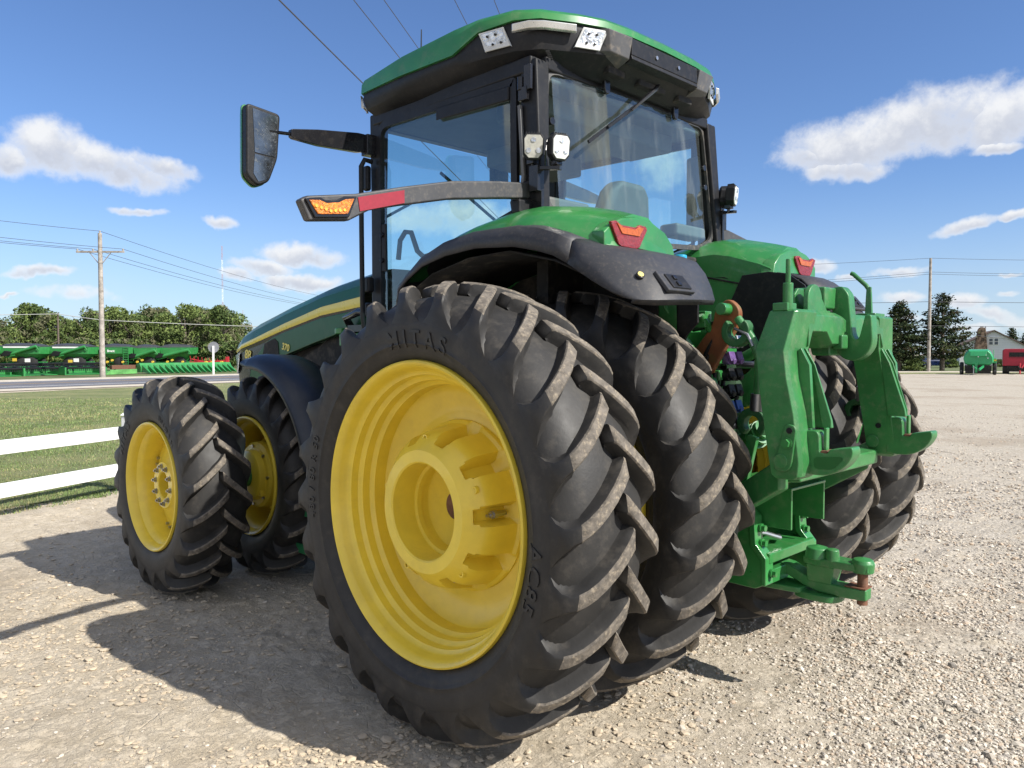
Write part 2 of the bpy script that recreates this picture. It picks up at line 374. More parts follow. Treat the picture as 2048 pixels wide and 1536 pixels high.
def build_ground():
    def axis(c, n, lo, hi, step):
        a = [0.]; s = step
        while a[-1] < 4000:
            a.append(a[-1]+s)
            if a[-1] > hi: s *= 1.06
        b = [0.]; s = step
        while b[-1] < 4000:
            b.append(b[-1]+s)
            if b[-1] > lo: s *= 1.06
        return np.array([-v for v in b[:0:-1]]+a)+c
    xs = axis(-.5, 0, 1.9, 4.5, .016); ys = axis(1.2, 0, 3.2, 1.9, .016)
    X, Y = np.meshgrid(xs, ys, indexing='ij'); Z = gheight(X, Y)
    V = np.stack([X, Y, Z], -1).reshape(-1, 3); nx, ny = X.shape
    i = np.arange(nx*ny).reshape(nx, ny)
    Fc = np.stack([i[:-1, :-1], i[1:, :-1], i[1:, 1:], i[:-1, 1:]], -1).reshape(-1, 4)
    o = fastmesh('ground', V, Fc, ground_mat(), smooth=True); tag(o, kind='structure'); print('ground', V.shape)
build_ground()

# ---- loose stones, real geometry, thinning out with distance
def build_stones():
    t = (1+5**.5)/2
    ico = np.array([(-1,t,0),(1,t,0),(-1,-t,0),(1,-t,0),(0,-1,t),(0,1,t),(0,-1,-t),(0,1,-t),(t,0,-1),(t,0,1),(-t,0,-1),(-t,0,1)], float); ico /= np.linalg.norm(ico[0])
    fc = np.array([(0,11,5),(0,5,1),(0,1,7),(0,7,10),(0,10,11),(1,5,9),(5,11,4),(11,10,2),(10,7,6),(7,1,8),(3,9,4),(3,4,2),(3,2,6),(3,6,8),(3,8,9),(4,9,5),(2,4,11),(6,2,10),(8,6,7),(9,8,1)])
    N = 72000
    # sample in picture columns / depth so that the density on screen stays even
    dep = 1/rng.uniform(1/26., 1/2.7, N*3); u = rng.uniform(-60, 2110, N*3)
    f = np.array([cos(YAW), sin(YAW)]); r = np.array([Rv.x, Rv.y])
    P = np.array([CAM.x, CAM.y])+f*dep[:, None]+r*((u-1024)/FPX*dep)[:, None]
    x, y = P[:, 0], P[:, 1]
    s = -.55*x-.75*y+(fbm(x*.55, y*.55, 3, 5)-.5)*3.2
    pr = np.clip((s+.7)/2.2, .012, 1)*np.clip((fbm(x*1.7, y*1.7, 3, 12)-.33)*3.6, .10, 1)
    near = (np.abs(y-1.52) < .75) & (np.abs(x) < 3.6); pr = np.where(near, pr*.5, pr)
    keep = rng.uniform(0, 1, len(x)) < pr; x, y, dep, s = x[keep][:N], y[keep][:N], dep[keep][:N], s[keep][:N]; n = len(x)
    size = np.exp(rng.normal(math.log(.0064), .42, n))*np.clip(dep/4.0, 1, 2.6)**.55; size = np.clip(size, .003, .026)
    # flat chips of dried clay on the fence side, about the colour of the earth
    m_ = 15000; d2 = 1/rng.uniform(1/11., 1/2.9, m_); u2 = rng.uniform(-60, 1400, m_)
    Q = np.array([CAM.x, CAM.y])+f*d2[:, None]+r*((u2-1024)/FPX*d2)[:, None]; kk = rng.uniform(0, 1, m_) < np.clip((fbm(Q[:, 0]*1.3, Q[:, 1]*1.3, 3, 55)-.40)*4, .03, 1)
    Q = Q[kk]; x = np.r_[x, Q[:, 0]]; y = np.r_[y, Q[:, 1]]; s_ = np.exp(rng.normal(math.log(.0085), .5, len(Q))); size = np.r_[size, np.clip(s_, .003, .03)]; n0 = n; n = len(x)
    V = ico[None]*(1+rng.uniform(-.28, .28, (n, 12, 1)))
    V = V*rng.uniform(.55, 1.25, (n, 1, 3))*size[:, None, None]; V[:, :, 2] *= np.where(np.arange(n) < n0, .62, .38)[:, None]
    a = rng.uniform(0, 2*pi, n); ca, sa = np.cos(a)[:, None], np.sin(a)[:, None]
    vx = V[:, :, 0]*ca-V[:, :, 1]*sa; vy = V[:, :, 0]*sa+V[:, :, 1]*ca
    z = gheight(x, y)+size*.22
    V = np.stack([vx+x[:, None], vy+y[:, None], V[:, :, 2]+z[:, None]], -1).reshape(-1, 3)
    Fc = (fc[None]+(np.arange(n)*12)[:, None, None]).reshape(-1, 3)
    mats = [pmat('stone_pale', (.49, .435, .36), .9, var=.15, vscale=30), pmat('stone_grey', (.33, .295, .25), .9, var=.2, vscale=30), pmat('stone_tan', (.44, .35, .26), .9, var=.2, vscale=30), pmat('stone_white', (.60, .54, .45), .85, var=.1, vscale=30)]
    mats.append(pmat('clay_chip', (.465, .385, .28), .95, var=.12, vscale=30)); mi = np.repeat(np.where(np.arange(n) < n0, rng.choice(4, n, p=[.46, .22, .18, .14]), 4), 20)
    o = fastmesh('loose_gravel', V, Fc, mats, mi=mi); tag(o, kind='stuff', label='loose pale gravel and pebbles scattered over the yard', cat='gravel'); print('stones', n)
build_stones()

# ---- lawn, road
def sheet(name, pts, z, mat, kind='structure'):
    b = MB(); b.add([(p.x, p.y, z) for p in pts], [tuple(range(len(pts)))]); o = b.build(name, mat, smooth=0); tag(o, kind=kind); return o
def lawn_mat():
    m = bpy.data.materials.new('lawn'); m.use_nodes = True; q = G(m.node_tree)
    co = q.n('ShaderNodeNewGeometry').outputs['Position']; b = q.n('ShaderNodeBsdfPrincipled'); o = q.n('ShaderNodeOutputMaterial'); q.l(b.outputs[0], o.inputs[0])
    c = q.mix(q.ramp(q.noise(co, .5, 5, .65), .35, .65), (.14, .18, .055), (.25, .255, .105))
    c = q.mix(q.m('MULTIPLY', q.ramp(q.noise(co, 7, 6, .7), .45, .7), .6), c, (.30, .27, .13))
    q.l(c, b.inputs['Base Color']); b.inputs['Roughness'].default_value = .9
    bp = q.n('ShaderNodeBump'); q.l(q.noise(co, 30, 6, .75), bp.inputs['Height']); bp.inputs['Strength'].default_value = 1; bp.inputs['Distance'].default_value = .06; q.l(bp.outputs[0], b.inputs['Normal'])
    return m
M_LAWN = lawn_mat()
def at2(u, v, z=0):     # ground point at a picture position
    return at(u, (CAM.z-z)*FPX/(v-708.3), z)
near_edge = [(-1500, 8.2), (-400, 8.3), (-120, 8.45), (0, 8.65), (60, 8.9), (120, 9.15), (225, 9.9), (400, 10.8), (640, 12.5), (760, 15)]
lawn_pts = [at(u, d) for u, d in near_edge]+[at(760, 55), at(620, 50.5), at(465, 46.3), at(230, 39.5), at(0, 34.2), at(-400, 28), at(-1500, 20)]
# the yard is bare earth; the lawn is a sheet a few millimetres above it, its edge broken up by blades
sheet('lawn', lawn_pts, .022, M_LAWN)
def strip(name, a, b, z, mat):
    """band between two lists of (u, depth)"""
    P = [at(*p) for p in a]; Q = [at(*p) for p in b]; m = MB()
    for i in range(len(P)-1): m.add([(P[i].x, P[i].y, z), (P[i+1].x, P[i+1].y, z), (Q[i+1].x, Q[i+1].y, z), (Q[i].x, Q[i].y, z)], [(0, 1, 2, 3)])
    o = m.build(name, mat, smooth=0); return o
# road: straight, through (u=0, 42.5 m) and (u=465, 56 m)
r0 = at(0, 42.6); r1 = at(465, 56.1); rd = (r1-r0).normalized(); rn = Vector((-rd.y, rd.x, 0))
if rn.dot(at(0, 60)-at(0, 40)) < 0: rn = -rn
def road_strip(name, o0, o1, z, mat, L0=-260, L1=420, kind='structure'):
    a = r0+rd*L0; b = r0+rd*L1; m = MB(); m.add([(a+rn*o0)+Vector((0, 0, z)), (b+rn*o0)+Vector((0, 0, z)), (b+rn*o1)+Vector((0, 0, z)), (a+rn*o1)+Vector((0, 0, z))], [(0, 1, 2, 3)])
    o = m.build(name, mat, smooth=0); tag(o, kind=kind); return o
M_SHO = pmat('road_shoulder_gravel', (.52, .46, .37), .95, var=.15, vscale=1.5, bump=(30, .5))
M_ASPH = pmat('asphalt', (.135, .135, .15), .85, var=.12, vscale=.6, bump=(60, .3))
M_LINE = pmat('road_line', (.72, .72, .70), .7, var=.08)
M_LINEY = pmat('road_line_yellow', (.60, .38, .12), .7, var=.1)
road_strip('road_shoulder', -7.2, 9.2, .028, M_SHO)
road_strip('road', -4.9, 5.0, .040, M_ASPH)
road_strip('edge_line', -3.3, -3.05, .046, M_LINE); road_strip('edge_line', 4.2, 4.35, .046, M_LINE)
road_strip('centre_line', .55, .67, .046, M_LINEY); road_strip('centre_line', .83, .95, .046, M_LINEY)
M_VERGE = pmat('far_grass', (.10, .125, .04), .95, var=.35, vscale=.25, dirt=((.25, .22, .11), .5, .8), bump=(8, .6))
sheet('far_field', [r0+rd*-260+rn*9.2, r0+rd*420+rn*9.2, r0+rd*420+rn*700, r0+rd*-260+rn*700], .02, M_VERGE)
# far side of the yard, right of the tractor: grass, a pale track, more grass
sheet('lawn', [at(1150, 66), at(1500, 66.8), at(1790, 67.5), at(2048, 69.5), at(2600, 72), at(2600, 76), at(2048, 74), at(1790, 73.2), at(1150, 72)], .016, M_LAWN)
sheet('path', [at(1150, 72), at(1790, 73.2), at(2048, 74), at(2600, 76), at(2600, 82), at(2048, 79), at(1790, 78.2), at(1150, 77)], .014, M_SHO)
sheet('lawn', [at(1150, 77), at(1790, 78.2), at(2048, 79), at(2600, 82), at(3400, 900), at(300, 900)], .012, M_VERGE)

# ---- grass blades on the lawn
def build_grass():
    N = 150000
    dep = 1/rng.uniform(1/30., 1/8.2, N); u = rng.uniform(-60, 760, N)
    f = np.array([cos(YAW), sin(YAW)]); r = np.array([Rv.x, Rv.y])
    edge = np.interp(u, [e[0] for e in near_edge], [e[1] for e in near_edge])
    P = np.array([CAM.x, CAM.y])+f*dep[:, None]+r*((u-1024)/FPX*dep)[:, None]; x, y = P[:, 0], P[:, 1]
    k = (dep > edge-.28+.8*(fbm(x*3, y*3, 3, 4)-.45)) & (rng.uniform(0, 1, N) < np.clip((fbm(x*1.2, y*1.2, 3, 8)-.2)*2.6, .25, 1)); k |= (np.abs(dep-edge) < .35) & (rng.uniform(0, 1, N) < .3)
    x, y, dep = x[k], y[k], dep[k]; n = len(x)
    h = rng.uniform(.022, .055, n)*np.clip(dep/12, 1, 1.4); w = rng.uniform(.003, .006, n)*np.clip(dep/8, 1, 4)
    a = rng.uniform(0, 2*pi, n); l = rng.uniform(.0, .05, n)
    dx, dy = np.cos(a), np.sin(a); lx, ly = np.cos(a+1.3)*l, np.sin(a+1.3)*l
    V = np.stack([np.stack([x-dx*w, y-dy*w, np.full(n, .0)], -1), np.stack([x+dx*w, y+dy*w, np.full(n, .0)], -1), np.stack([x+lx, y+ly, h], -1)], 1).reshape(-1, 3)
    Fc = np.arange(n*3).reshape(-1, 3)
    mats = [pmat('blade_green', (.20, .265, .08), .6, var=.2, vscale=.8), pmat('blade_dark', (.085, .155, .035), .6, var=.2, vscale=.8), pmat('blade_straw', (.34, .31, .14), .7, var=.2, vscale=.8)]
    dry = fbm(x*.5, y*.5, 3, 77); p2 = np.clip((dry-.50)*2.6, .06, .5); rr = rng.uniform(0, 1, n)
    mi = np.where(rr < p2, 2, np.where(rng.uniform(0, 1, n) < .45, 1, 0))
    o = fastmesh('grass', V, Fc, mats, mi=mi); tag(o, kind='stuff', label='short mown grass with straw coloured patches behind the white fence', cat='grass'); print('grass', n)
build_grass()
# ================================================================ TRACTOR
TR = empty('tractor')
tag(TR, 'large green row crop tractor with dual wheels and yellow rims on the yard', 'tractor')
ZR, ZF, XF = 1.012, .765, 3.05
def tyre_mesh(name, N, prof, lug, slope, pa, pb, nseg=6):
    """carcass profile (v, r), lug path (v, r) from the nose past the middle to the sidewall, both sides"""
    m = MB(); full = [(v, r) for v, r in prof]+[(-v, r) for v, r in prof[::-1]]
    m.cur = 0; m.lathe(full, n=N*nseg, closed=False)
    P = np.array(prof)
    def rc(v):
        vv = abs(v); o = np.argsort(P[:, 0]); top = [(a, b) for a, b in prof if b > .0]
        # carcass radius on the tread side for this half width
        t = sorted([(a, b) for a, b in prof if b >= WID[1]], key=lambda q: q[0])
        return float(np.interp(vv, [q[0] for q in t], [q[1] for q in t]))
    WID = (max(v for v, r in prof), [r for v, r in prof if v == max(q[0] for q in prof)][0])
    for side in (1, -1):
        for k in range(N):
            th0 = 2*pi*(k+(0 if side == 1 else .5))/N; secs = []; n = len(lug)
            for j, (v, r, sink) in enumerate(lug):
                t = j/(n-1); a = pa[j]; b = pb[j]
                s = v/WID[0]; off = slope*(1.15*s-.25*s*abs(s))
                base = r-sink
                if not hasattr(tyre_mesh, 'D') or tyre_mesh.D[0] is not prof:
                    pts = []
                    for i in range(len(prof)-1):
                        for t_ in np.linspace(0, 1, 12, endpoint=False): pts.append((prof[i][0]*(1-t_)+prof[i+1][0]*t_, prof[i][1]*(1-t_)+prof[i+1][1]*t_))
                    tyre_mesh.D = (prof, np.array(pts+[(-p[0], p[1]) for p in pts]))
                pc = tyre_mesh.D[1]; c_ = pc[((pc-np.array([v, r]))**2).sum(1).argmin()]; dv, dr = c_[0]-v, c_[1]-r; dl = math.hypot(dv, dr) or 1; dv *= (dl+.010)/dl; dr *= (dl+.010)/dl
                L_ = lambda k_: (r+dr*k_, v+dv*k_)
                q = [(-b, *L_(1)), (-a-(b-a)*.26, *L_(.62)), (-a-.0015, *L_(.10)), (-a+.006, r, v), (a-.006, r, v), (a+.0015, *L_(.10)), (a+(b-a)*.26, *L_(.62)), (b, *L_(1))]
                row = []
                for (tt, rr, vv) in q:
                    th = th0+(off-tt)/1.0/max(r, .3); row.append((rr*cos(th), side*vv, rr*sin(th)))
                secs.append(row)
            o = len(m.v); m.v += [p for q in secs for p in q]
            for i in range(n-1):
                for j in range(7):
                    f = (o+i*8+j, o+i*8+j+1, o+(i+1)*8+j+1, o+(i+1)*8+j); m.f.append(f if side == 1 else f[::-1])
                    m.mi.append(1 if (2 <= j <= 4 and i/(n-1) < .60 and i > 0) else 0)
            m.f.append(tuple(o+j for j in range(8))); m.mi.append(0)
    return m
R_PROF = [(.172, .655), (.205, .675), (.232, .72), (.247, .77), (.250, .815), (.248, .845), (.237, .872), (.216, .897), (.19, .918), (.15, .937), (.08, .953), (0, .960)]
R_LUG = [(-.026, .955, .02), (-.018, 1.012, .055), (-.008, 1.020, .065), (.03, 1.021, .066), (.08, 1.018, .064), (.13, 1.011, .064), (.17, 1.001, .066), (.205, .986, .07), (.228, .966, .07), (.243, .940, .055), (.253, .905, .03), (.2535, .865, .018), (.2495, .835, .02)]
R_PROF[3:3] = [(.2385, .735), (.2425, .738), (.2435, .742), (.2415, .746)]
rear_t = tyre_mesh('tyre', 24, R_PROF, R_LUG, .225, [.032,.037,.036,.034,.033,.032,.032,.031,.031,.031,.042,.066,.100], [.044,.052,.054,.054,.053,.053,.053,.052,.055,.062,.082,.110,.123])
F_PROF = [(.150, .440), (.185, .455), (.207, .49), (.219, .53), (.221, .575), (.218, .612), (.208, .640), (.190, .663), (.166, .684), (.13, .702), (.07, .718), (0, .724)]
F_LUG = [(-.024, .72, .02), (-.016, .772, .045), (-.007, .779, .052), (.03, .781, .054), (.07, .779, .054), (.115, .772, .054), (.15, .763, .056), (.18, .75, .058), (.202, .732, .058), (.214, .706, .045), (.222, .672, .025), (.2225, .635, .016), (.2205, .60, .02)]
front_t = tyre_mesh('tyre', 20, F_PROF, F_LUG, .19, [.026,.029,.028,.027,.026,.025,.025,.023,.025,.028,.038,.058,.085], [.036,.043,.045,.045,.045,.045,.045,.047,.050,.056,.074,.094,.104])

def arc_text(txt, size, r, ang, v, parent, name='lettering', flip=False, ext=.0012, mat=None, space=1.0, off=0):
    """lettering running round a sidewall; ang = middle of the text, r = radius of its middle line; seen from +y"""
    def fn(x, y, z):
        rr = r+(y if not flip else -y); a = ang+(x/r if not flip else -x/r)
        # from +y, increasing angle (x axis towards z) runs towards the left, so text follows it reversed
        return Vector((rr*cos(a)*-1, v(rr)+z, rr*sin(a)))
    return text_mesh(txt, size, name, mat or M_RUBL, parent, fn, ext=ext, space=space, off=off)

def rim_rear():
    m = MB(); p = [(.150, .662), (.205, .672), (.219, .668), (.224, .660), (.219, .651), (.205, .640), (.190, .632), (.160, .628), (.148, .620), (.140, .606), (.105, .601), (.095, .592), (.088, .582), (.050, .578), (.040, .570), (.032, .560), (-.03, .556), (-.04, .548), (-.060, .520), (-.078, .470), (-.082, .430), (-.075, .395), (-.070, .34)]
    m.lathe(p, n=128); return m
def smooth01(x): x = max(0, min(1, x)); return x*x*(3-2*x)
def hub_rear():
    m = MB(); n = 240
    P = [(-.085, .395), (-.065, .396), (-.055, .392), (-.045, .378), (-.03, .372), (.0, .368), (.03, .364), (.055, .360), (.08, .354), (.10, .346), (.125, .328), (.145, .307), (.160, .291), (.172, .279), (.178, .272), (.178, .222), (.172, .215), (.05, .213), (.045, .198), (.02, .196), (.015, .205), (-.02, .200), (-.03, .17), (-.045, .10), (-.045, .05)]
    def fn(j, y, r, th):
        if 2 <= j <= 12:
            c = cos(th*10+.5); k = smooth01((c-.25)/.45)                 # ten pockets round the casting
            fade = smooth01((.152-y-(1-k)*.05)/.045); dep = {2: .018, 3: .045}.get(j, .062)
            r = r-k*fade*dep
        return r
    m.lathe(P, n=n, fn=fn); return m
wheels = {}
def wheel_rear(y, side, letters=False):
    t = rim_rear(); w = t.build('wheel', M_YEL, TR, smooth=30, loc=(0, y, ZR))
    return w
rim_r = rim_rear(); hub_r = hub_rear()
def fin(o, y, side, x, z):
    o.location = (x, y, z); o.scale = (1, side, 1)
w0 = rim_r.build('wheel', M_YEL, TR, smooth=28); tag(w0, 'rear outer wheel with deep yellow dish and cast hub')
ty = rear_t.build('tyre', [M_RUB, M_RUBT], w0, smooth=40, fix=False)
hb = hub_r.build('hub', M_YEL, w0, smooth=32)
ax = MB(); ax.cur = 0; ax.cyl((0, -.10, 0), (0, -.02, 0), .064, 24); ax.build('axle_end', M_RUST, hb)
for k in range(10):
    a = (2*pi*k-.5)/10
    if k in (2, 5, 7, 9):
        b = MB(); c, s = cos(a)*.325, sin(a)*.325; b.hexb((c, -.02, s), (c, .07, s), .013); b.cyl((c, .07, s), (c, .088, s), .007, 8); b.hexb((c, .035, s), (c, .055, s), .019); b.build('stud', M_STEEL, hb)
for k in range(5):
    a = 2*pi*(k+.18)/5; b = MB(); c, s = cos(a)*.322, sin(a)*.322
    b.lathe([(.128, .010), (.134, .010), (.134, .016), (.118, .019)], c=(c, 0, s), n=16); b.build('lifting_lug', M_YEL, hb)
vR = lambda r: float(np.interp(r, [p[1] for p in R_PROF], [p[0] for p in R_PROF]))
fin(w0, 1.524, 1, 0, ZR)
base = [w0]
def clone(src, y, side, x, z, label):
    c = copy_tree(src, TR); fin(c, y, side, x, z); c['label'] = label; return c
clone(w0, .762, 1, 0, ZR, 'left inner rear wheel beside the drawbar'); clone(w0, -.762, -1, 0, ZR, 'right inner rear wheel'); clone(w0, -1.524, -1, 0, ZR, 'right outer rear wheel')
# lettering only on the outer left wheel, the one whose sidewall is seen (angles: 0 = front of the tyre, pi/2 = top, pi = rear)
def sidewall(parent, rim, items, vf):
    for (txt, size, r, ang, flip, sp, ext) in items:
        def fn(x, y, z, r=r, ang=ang, flip=flip):
            rr = r+(y if not flip else -y); a = ang+((-x/r) if flip else (x/r))
            return Vector((cos(a)*rr, vf(rr)+.0026+z, sin(a)*rr))
        text_mesh(txt, size, 'lettering', M_RUBL, parent, fn, ext=ext, space=sp, sub=4, off=size*.012)
sidewall([c for c in w0.children if c.name.startswith('tyre')][0], 0, [
    ('480 / 80 R 50', .060, .79, radians(6), False, 1.25, .002),
    ('AC85', .098, .752, radians(191), False, 1.25, .0028),
    ('MITAS', .108, .758, radians(94), False, 1.5, .0024)], vR)

def rim_front():
    m = MB(); p = [(.150, .445), (.198, .462), (.212, .458), (.214, .450), (.206, .438), (.185, .424), (.150, .418), (.135, .400), (.11, .385), (.03, .380), (-.06, .380), (-.16, .40), (-.2, .44)]
    m.lathe(p, n=112); return m
def disc_front():
    m = MB(); P = [(.000, .385), (.012, .372), (.018, .34), (.050, .255), (.090, .185), (.105, .172), (.116, .165), (.116, .098), (.108, .092), (-.02, .090), (-.03, .02), (-.03, .001)]
    def fn(j, y, r, th):
        if j in (1, 2): r = r-.022*smooth01((cos(th*8)-.0)/.5)
        return r
    m.lathe(P, n=112, fn=fn); return m
wf = rim_front().build('wheel', M_YEL, TR, smooth=30); tag(wf, 'front outer wheel with bolted yellow disc')
tf = front_t.build('tyre', [M_RUB, M_RUBT], wf, smooth=40, fix=False)
dfh = disc_front().build('disc', M_YEL, wf, smooth=32)
for k in range(10):
    a = 2*pi*(k+.3)/10; c, s = cos(a)*.134, sin(a)*.134; b = MB(); b.hexb((c, .115, s), (c, .135, s), .0165); b.cyl((c, .13, s), (c, .146, s), .008, 8); b.cyl((c, .114, s), (c, .120, s), .021, 14); b.build('bolt', M_STEEL, dfh)
for k in range(16):
    a = 2*pi*(k//2+.5)/8+(.075 if k % 2 else -.075); c, s = cos(a)*.352, sin(a)*.352; b = MB(); b.hexb((c, .015, s), (c, .036, s), .012); b.build('bolt', M_STEEL, dfh)
fin(wf, 1.524, 1, XF, ZF)
vF = lambda r: float(np.interp(r, [p[1] for p in F_PROF], [p[0] for p in F_PROF]))
sidewall(tf, 0, [('420 / 85 R 34', .046, .545, radians(128), False, 1.2, .0012), ('MITAS', .085, .555, radians(35), False, 1.35, .0012)], vF)
# inner front wheels carry the fat final-drive hub
wi = rim_front().build('wheel', M_YEL, TR, smooth=30); tag(wi, 'left inner front wheel around its round drive hub')
front_t.build('tyre', [M_RUB, M_RUBT], wi, smooth=40, fix=False)
m = MB(); m.lathe([(-.10, .39), (-.09, .32), (-.02, .30), (.0, .285), (.01, .262), (.12, .255), (.14, .235), (.145, .20), (.15, .20), (.19, .19), (.20, .17), (.2, .001)], n=80)
hf = m.build('hub', M_YEL, wi, smooth=32)
b = MB(); b.lathe([(.20, .06), (.215, .055), (.22, .001)], n=32); b.box((-.12, .15, -.12), (.10, .05, .06)); b.build('hub_cap', M_YEL, hf, bevel=.006)
for k in range(8):
    a = 2*pi*k/8; c, s = cos(a)*.225, sin(a)*.225; b = MB(); b.hexb((c, .13, s), (c, .155, s), .013); b.build('bolt', M_STEEL, hf)
fin(wi, .80, 1, XF, ZF)
clone(wi, -.80, -1, XF, ZF, 'right inner front wheel'); clone(wf, -1.524, -1, XF, ZF, 'right outer front wheel')
# ---------------------------------------------------------------- cab roof
PLAN = [(1.70, 0), (1.69, .45), (1.64, .80), (1.54, .95), (1.1, .985), (.62, .985), (.42, .975), (.19, .935), (.08, .85), (-.02, .67), (-.08, .52), (-.10, .33), (-.11, 0)]
def ring(pl, zs, inset=0., cx=.8):
    """closed ring: given half outline, mirrored"""
    h = []
    for (x, y), z in zip(pl, zs):
        d = math.hypot(x-cx, y) or 1; k = 1-inset/d; h.append((cx+(x-cx)*k, y*k, z))
    return h+[(x, -y, z) for x, y, z in h[-2:0:-1]]
Z_G = [3.34, 3.34, 3.345, 3.355, 3.350, 3.345, 3.415, 3.425, 3.428, 3.428, 3.428, 3.43, 3.43]
ZT = [3.40, 3.41, 3.42, 3.44, 3.468, 3.488, 3.492, 3.485, 3.482, 3.482, 3.482, 3.484, 3.484]
m = MB(); m.loft([ring(PLAN, [z-.001 for z in Z_G], .03), ring(PLAN, Z_G), ring(PLAN, [a*.35+b*.65 for a, b in zip(Z_G, ZT)], .004), ring(PLAN, ZT, .022), ring(PLAN, [z+.022 for z in ZT], .075), ring(PLAN, [z+.045 for z in ZT], .30), ring(PLAN, [z+.055 for z in ZT], .60)])
roof = m.build('roof', M_GREEN, TR, smooth=34)
# black band and soffit below the green cap
ZB = [3.30, 3.29, 3.27, 3.255, 3.27, 3.29, 3.285, 3.28, 3.285, 3.29, 3.30, 3.31, 3.31]
m = MB(); m.loft([ring(PLAN, [z+.02 for z in Z_G], .035), ring(PLAN, Z_G, .018), ring(PLAN, [a*.6+b*.4 for a, b in zip(Z_G, ZB)], .014), ring(PLAN, ZB, .035), ring(PLAN, [z-.055 for z in ZB], .11), ring(PLAN, [3.215]*13, .17), ring(PLAN, [3.215]*13, .7)], cap=False)
sof = m.build('roof_trim', M_BLK, roof, smooth=28)
m = MB()      # deeper pieces that hang below the rear overhang
m.prism([(.40, 3.205), (.50, 3.30), (.62, 3.30), (.62, 3.20)], 'y', -.0, .0) if 0 else None
for s in (1, -1):
    m = MB(); m.loft([[(-.02, s*.56, 3.425), (-.105, s*.52, 3.42), (-.125, s*.335, 3.415), (-.02, s*.335, 3.425)], [(-.02, s*.56, 3.31), (-.085, s*.48, 3.315), (-.10, s*.335, 3.305), (-.02, s*.335, 3.30)], [(.10, s*.50, 3.24), (.02, s*.46, 3.265), (.01, s*.335, 3.26), (.10, s*.335, 3.24)]])
    m.build('trim_block', pmat('dusty_grey_plastic', (.075, .075, .078), .5, var=.2, dirt=(DUST, .4, 20)), roof, smooth=20, bevel=.006)  # the blocks are grey-black plastic with dust on it
m = MB(); m.box((-.095, 0, 3.375), (.03, .655, .09)); m.box((-.085, 0, 3.315), (.05, .655, .035), Matrix.Rotation(radians(20), 3, 'Y'))
pn = m.build('rear_panel', M_BLK, roof, bevel=.004)
for y in (.10, -.12): b = MB(); b.cyl((-.10, y, 3.37), (-.118, y, 3.37), .011, 12); b.build('screw', M_STEEL, pn)
m = MB()
for yy, w_ in ((.34, .15), (0, .26), (-.34, .15)): m = MB(); m.box((.035, yy, 3.262), (.11, w_, .05)); m.build('recess', M_DARK, sof, bevel=.01)
for s in (1, -1):      # rubber-clad glass hinges
    m = MB(); m.loft([[(.055+dx, s*.34+dy*w, z) for dx, dy in ((-.012, -1), (.012, -1), (.012, 1), (-.012, 1))] for z, w in ((3.275, .022), (3.25, .026), (3.18, .025), (3.160, .018), (3.152, .008))]); m.build('glass_hinge', M_BLKG, sof, bevel=.006)
m = MB()
for k in range(10): m.box((.60+k*.0, .86, 3.24), (.01, .01, .01)) if 0 else None
for k in range(9): m.box((.04+k*.014, .84-k*.022, 3.252), (.018, .008, .008), Matrix.Rotation(radians(35), 3, 'Z'))
m.build('vent', M_DARK, sof)
def seg_panel(A, B, z0, z1, out, skew=0., inset=0.0, t0=0., t1=1.):
    """box lying on the band between two plan points"""
    A = Vector((*A, 0)); B = Vector((*B, 0)); n = Vector(((B-A).y, -(B-A).x, 0)).normalized(); n = n if n.dot(A-Vector((.8, 0, 0))) > 0 else -n
    P = lambda t, z, o: (A+(B-A)*t+n*o+Vector((0, 0, z)))
    q = [P(t0-skew, z1, 0), P(t1-skew, z1, 0), P(t1+skew, z0, 0), P(t0+skew, z0, 0)]; r = [P(t0-skew, z1, out), P(t1-skew, z1, out), P(t1+skew, z0, out-.02), P(t0+skew, z0, out-.02)]
    return q, r
def lamp_on(A, B, z0, z1, skew, name='roof_light', dots=True):
    q, r = seg_panel(A, B, z0, z1, .012, skew); m = MB(); m.loft([q, r]); f = m.build(name, M_WHITE if 0 else pmat('lamp_bezel', (.55, .56, .55), .35, var=.1), roof, bevel=.006)
    c = sum(r, Vector())/4; r2 = [c+(p-c)*.84 for p in r]; n = (r[1]-r[0]).cross(r[3]-r[0]).normalized(); n = n if n.dot(c-Vector((.8, 0, 3.3))) > 0 else -n
    m = MB(); m.loft([[p-n*.01 for p in r2], [p+n*.003 for p in r2]]); l = m.build('lens', M_LAMP, f, bevel=.003)
    if dots:
        ux = (r[1]-r[0]); uz = (r[3]-r[0]); m = MB()
        for a, b2 in ((.30, .28), (.62, .28), (.38, .72), (.70, .72)):
            p = r[0]+ux*a+(r[3]-r[0])*b2; m.tube([p+n*.002, p+n*.007], .010, 12)
        for a, b2 in ((.30, .28), (.62, .28), (.38, .72), (.70, .72)):
            p = r[0]+ux*a+(r[3]-r[0])*b2; b = MB(); b.tube([p+n*.003, p+n*.010], .006, 10); b.build('led', M_DARK, l)
    return f
lamp_on((.395, .965), (.235, .935), 3.305, 3.405, .12)
lamp_on((-.015, .66), (-.072, .525), 3.305, 3.41, -.16)
lamp_on((-.072, -.525), (-.015, -.66), 3.305, 3.41, .16); lamp_on((.235, -.935), (.395, -.965), 3.305, 3.405, -.12)
lamp_on((1.61, .86), (1.54, .945), 3.27, 3.345, 0., dots=False); lamp_on((1.54, -.945), (1.61, -.86), 3.27, 3.345, 0., dots=False)
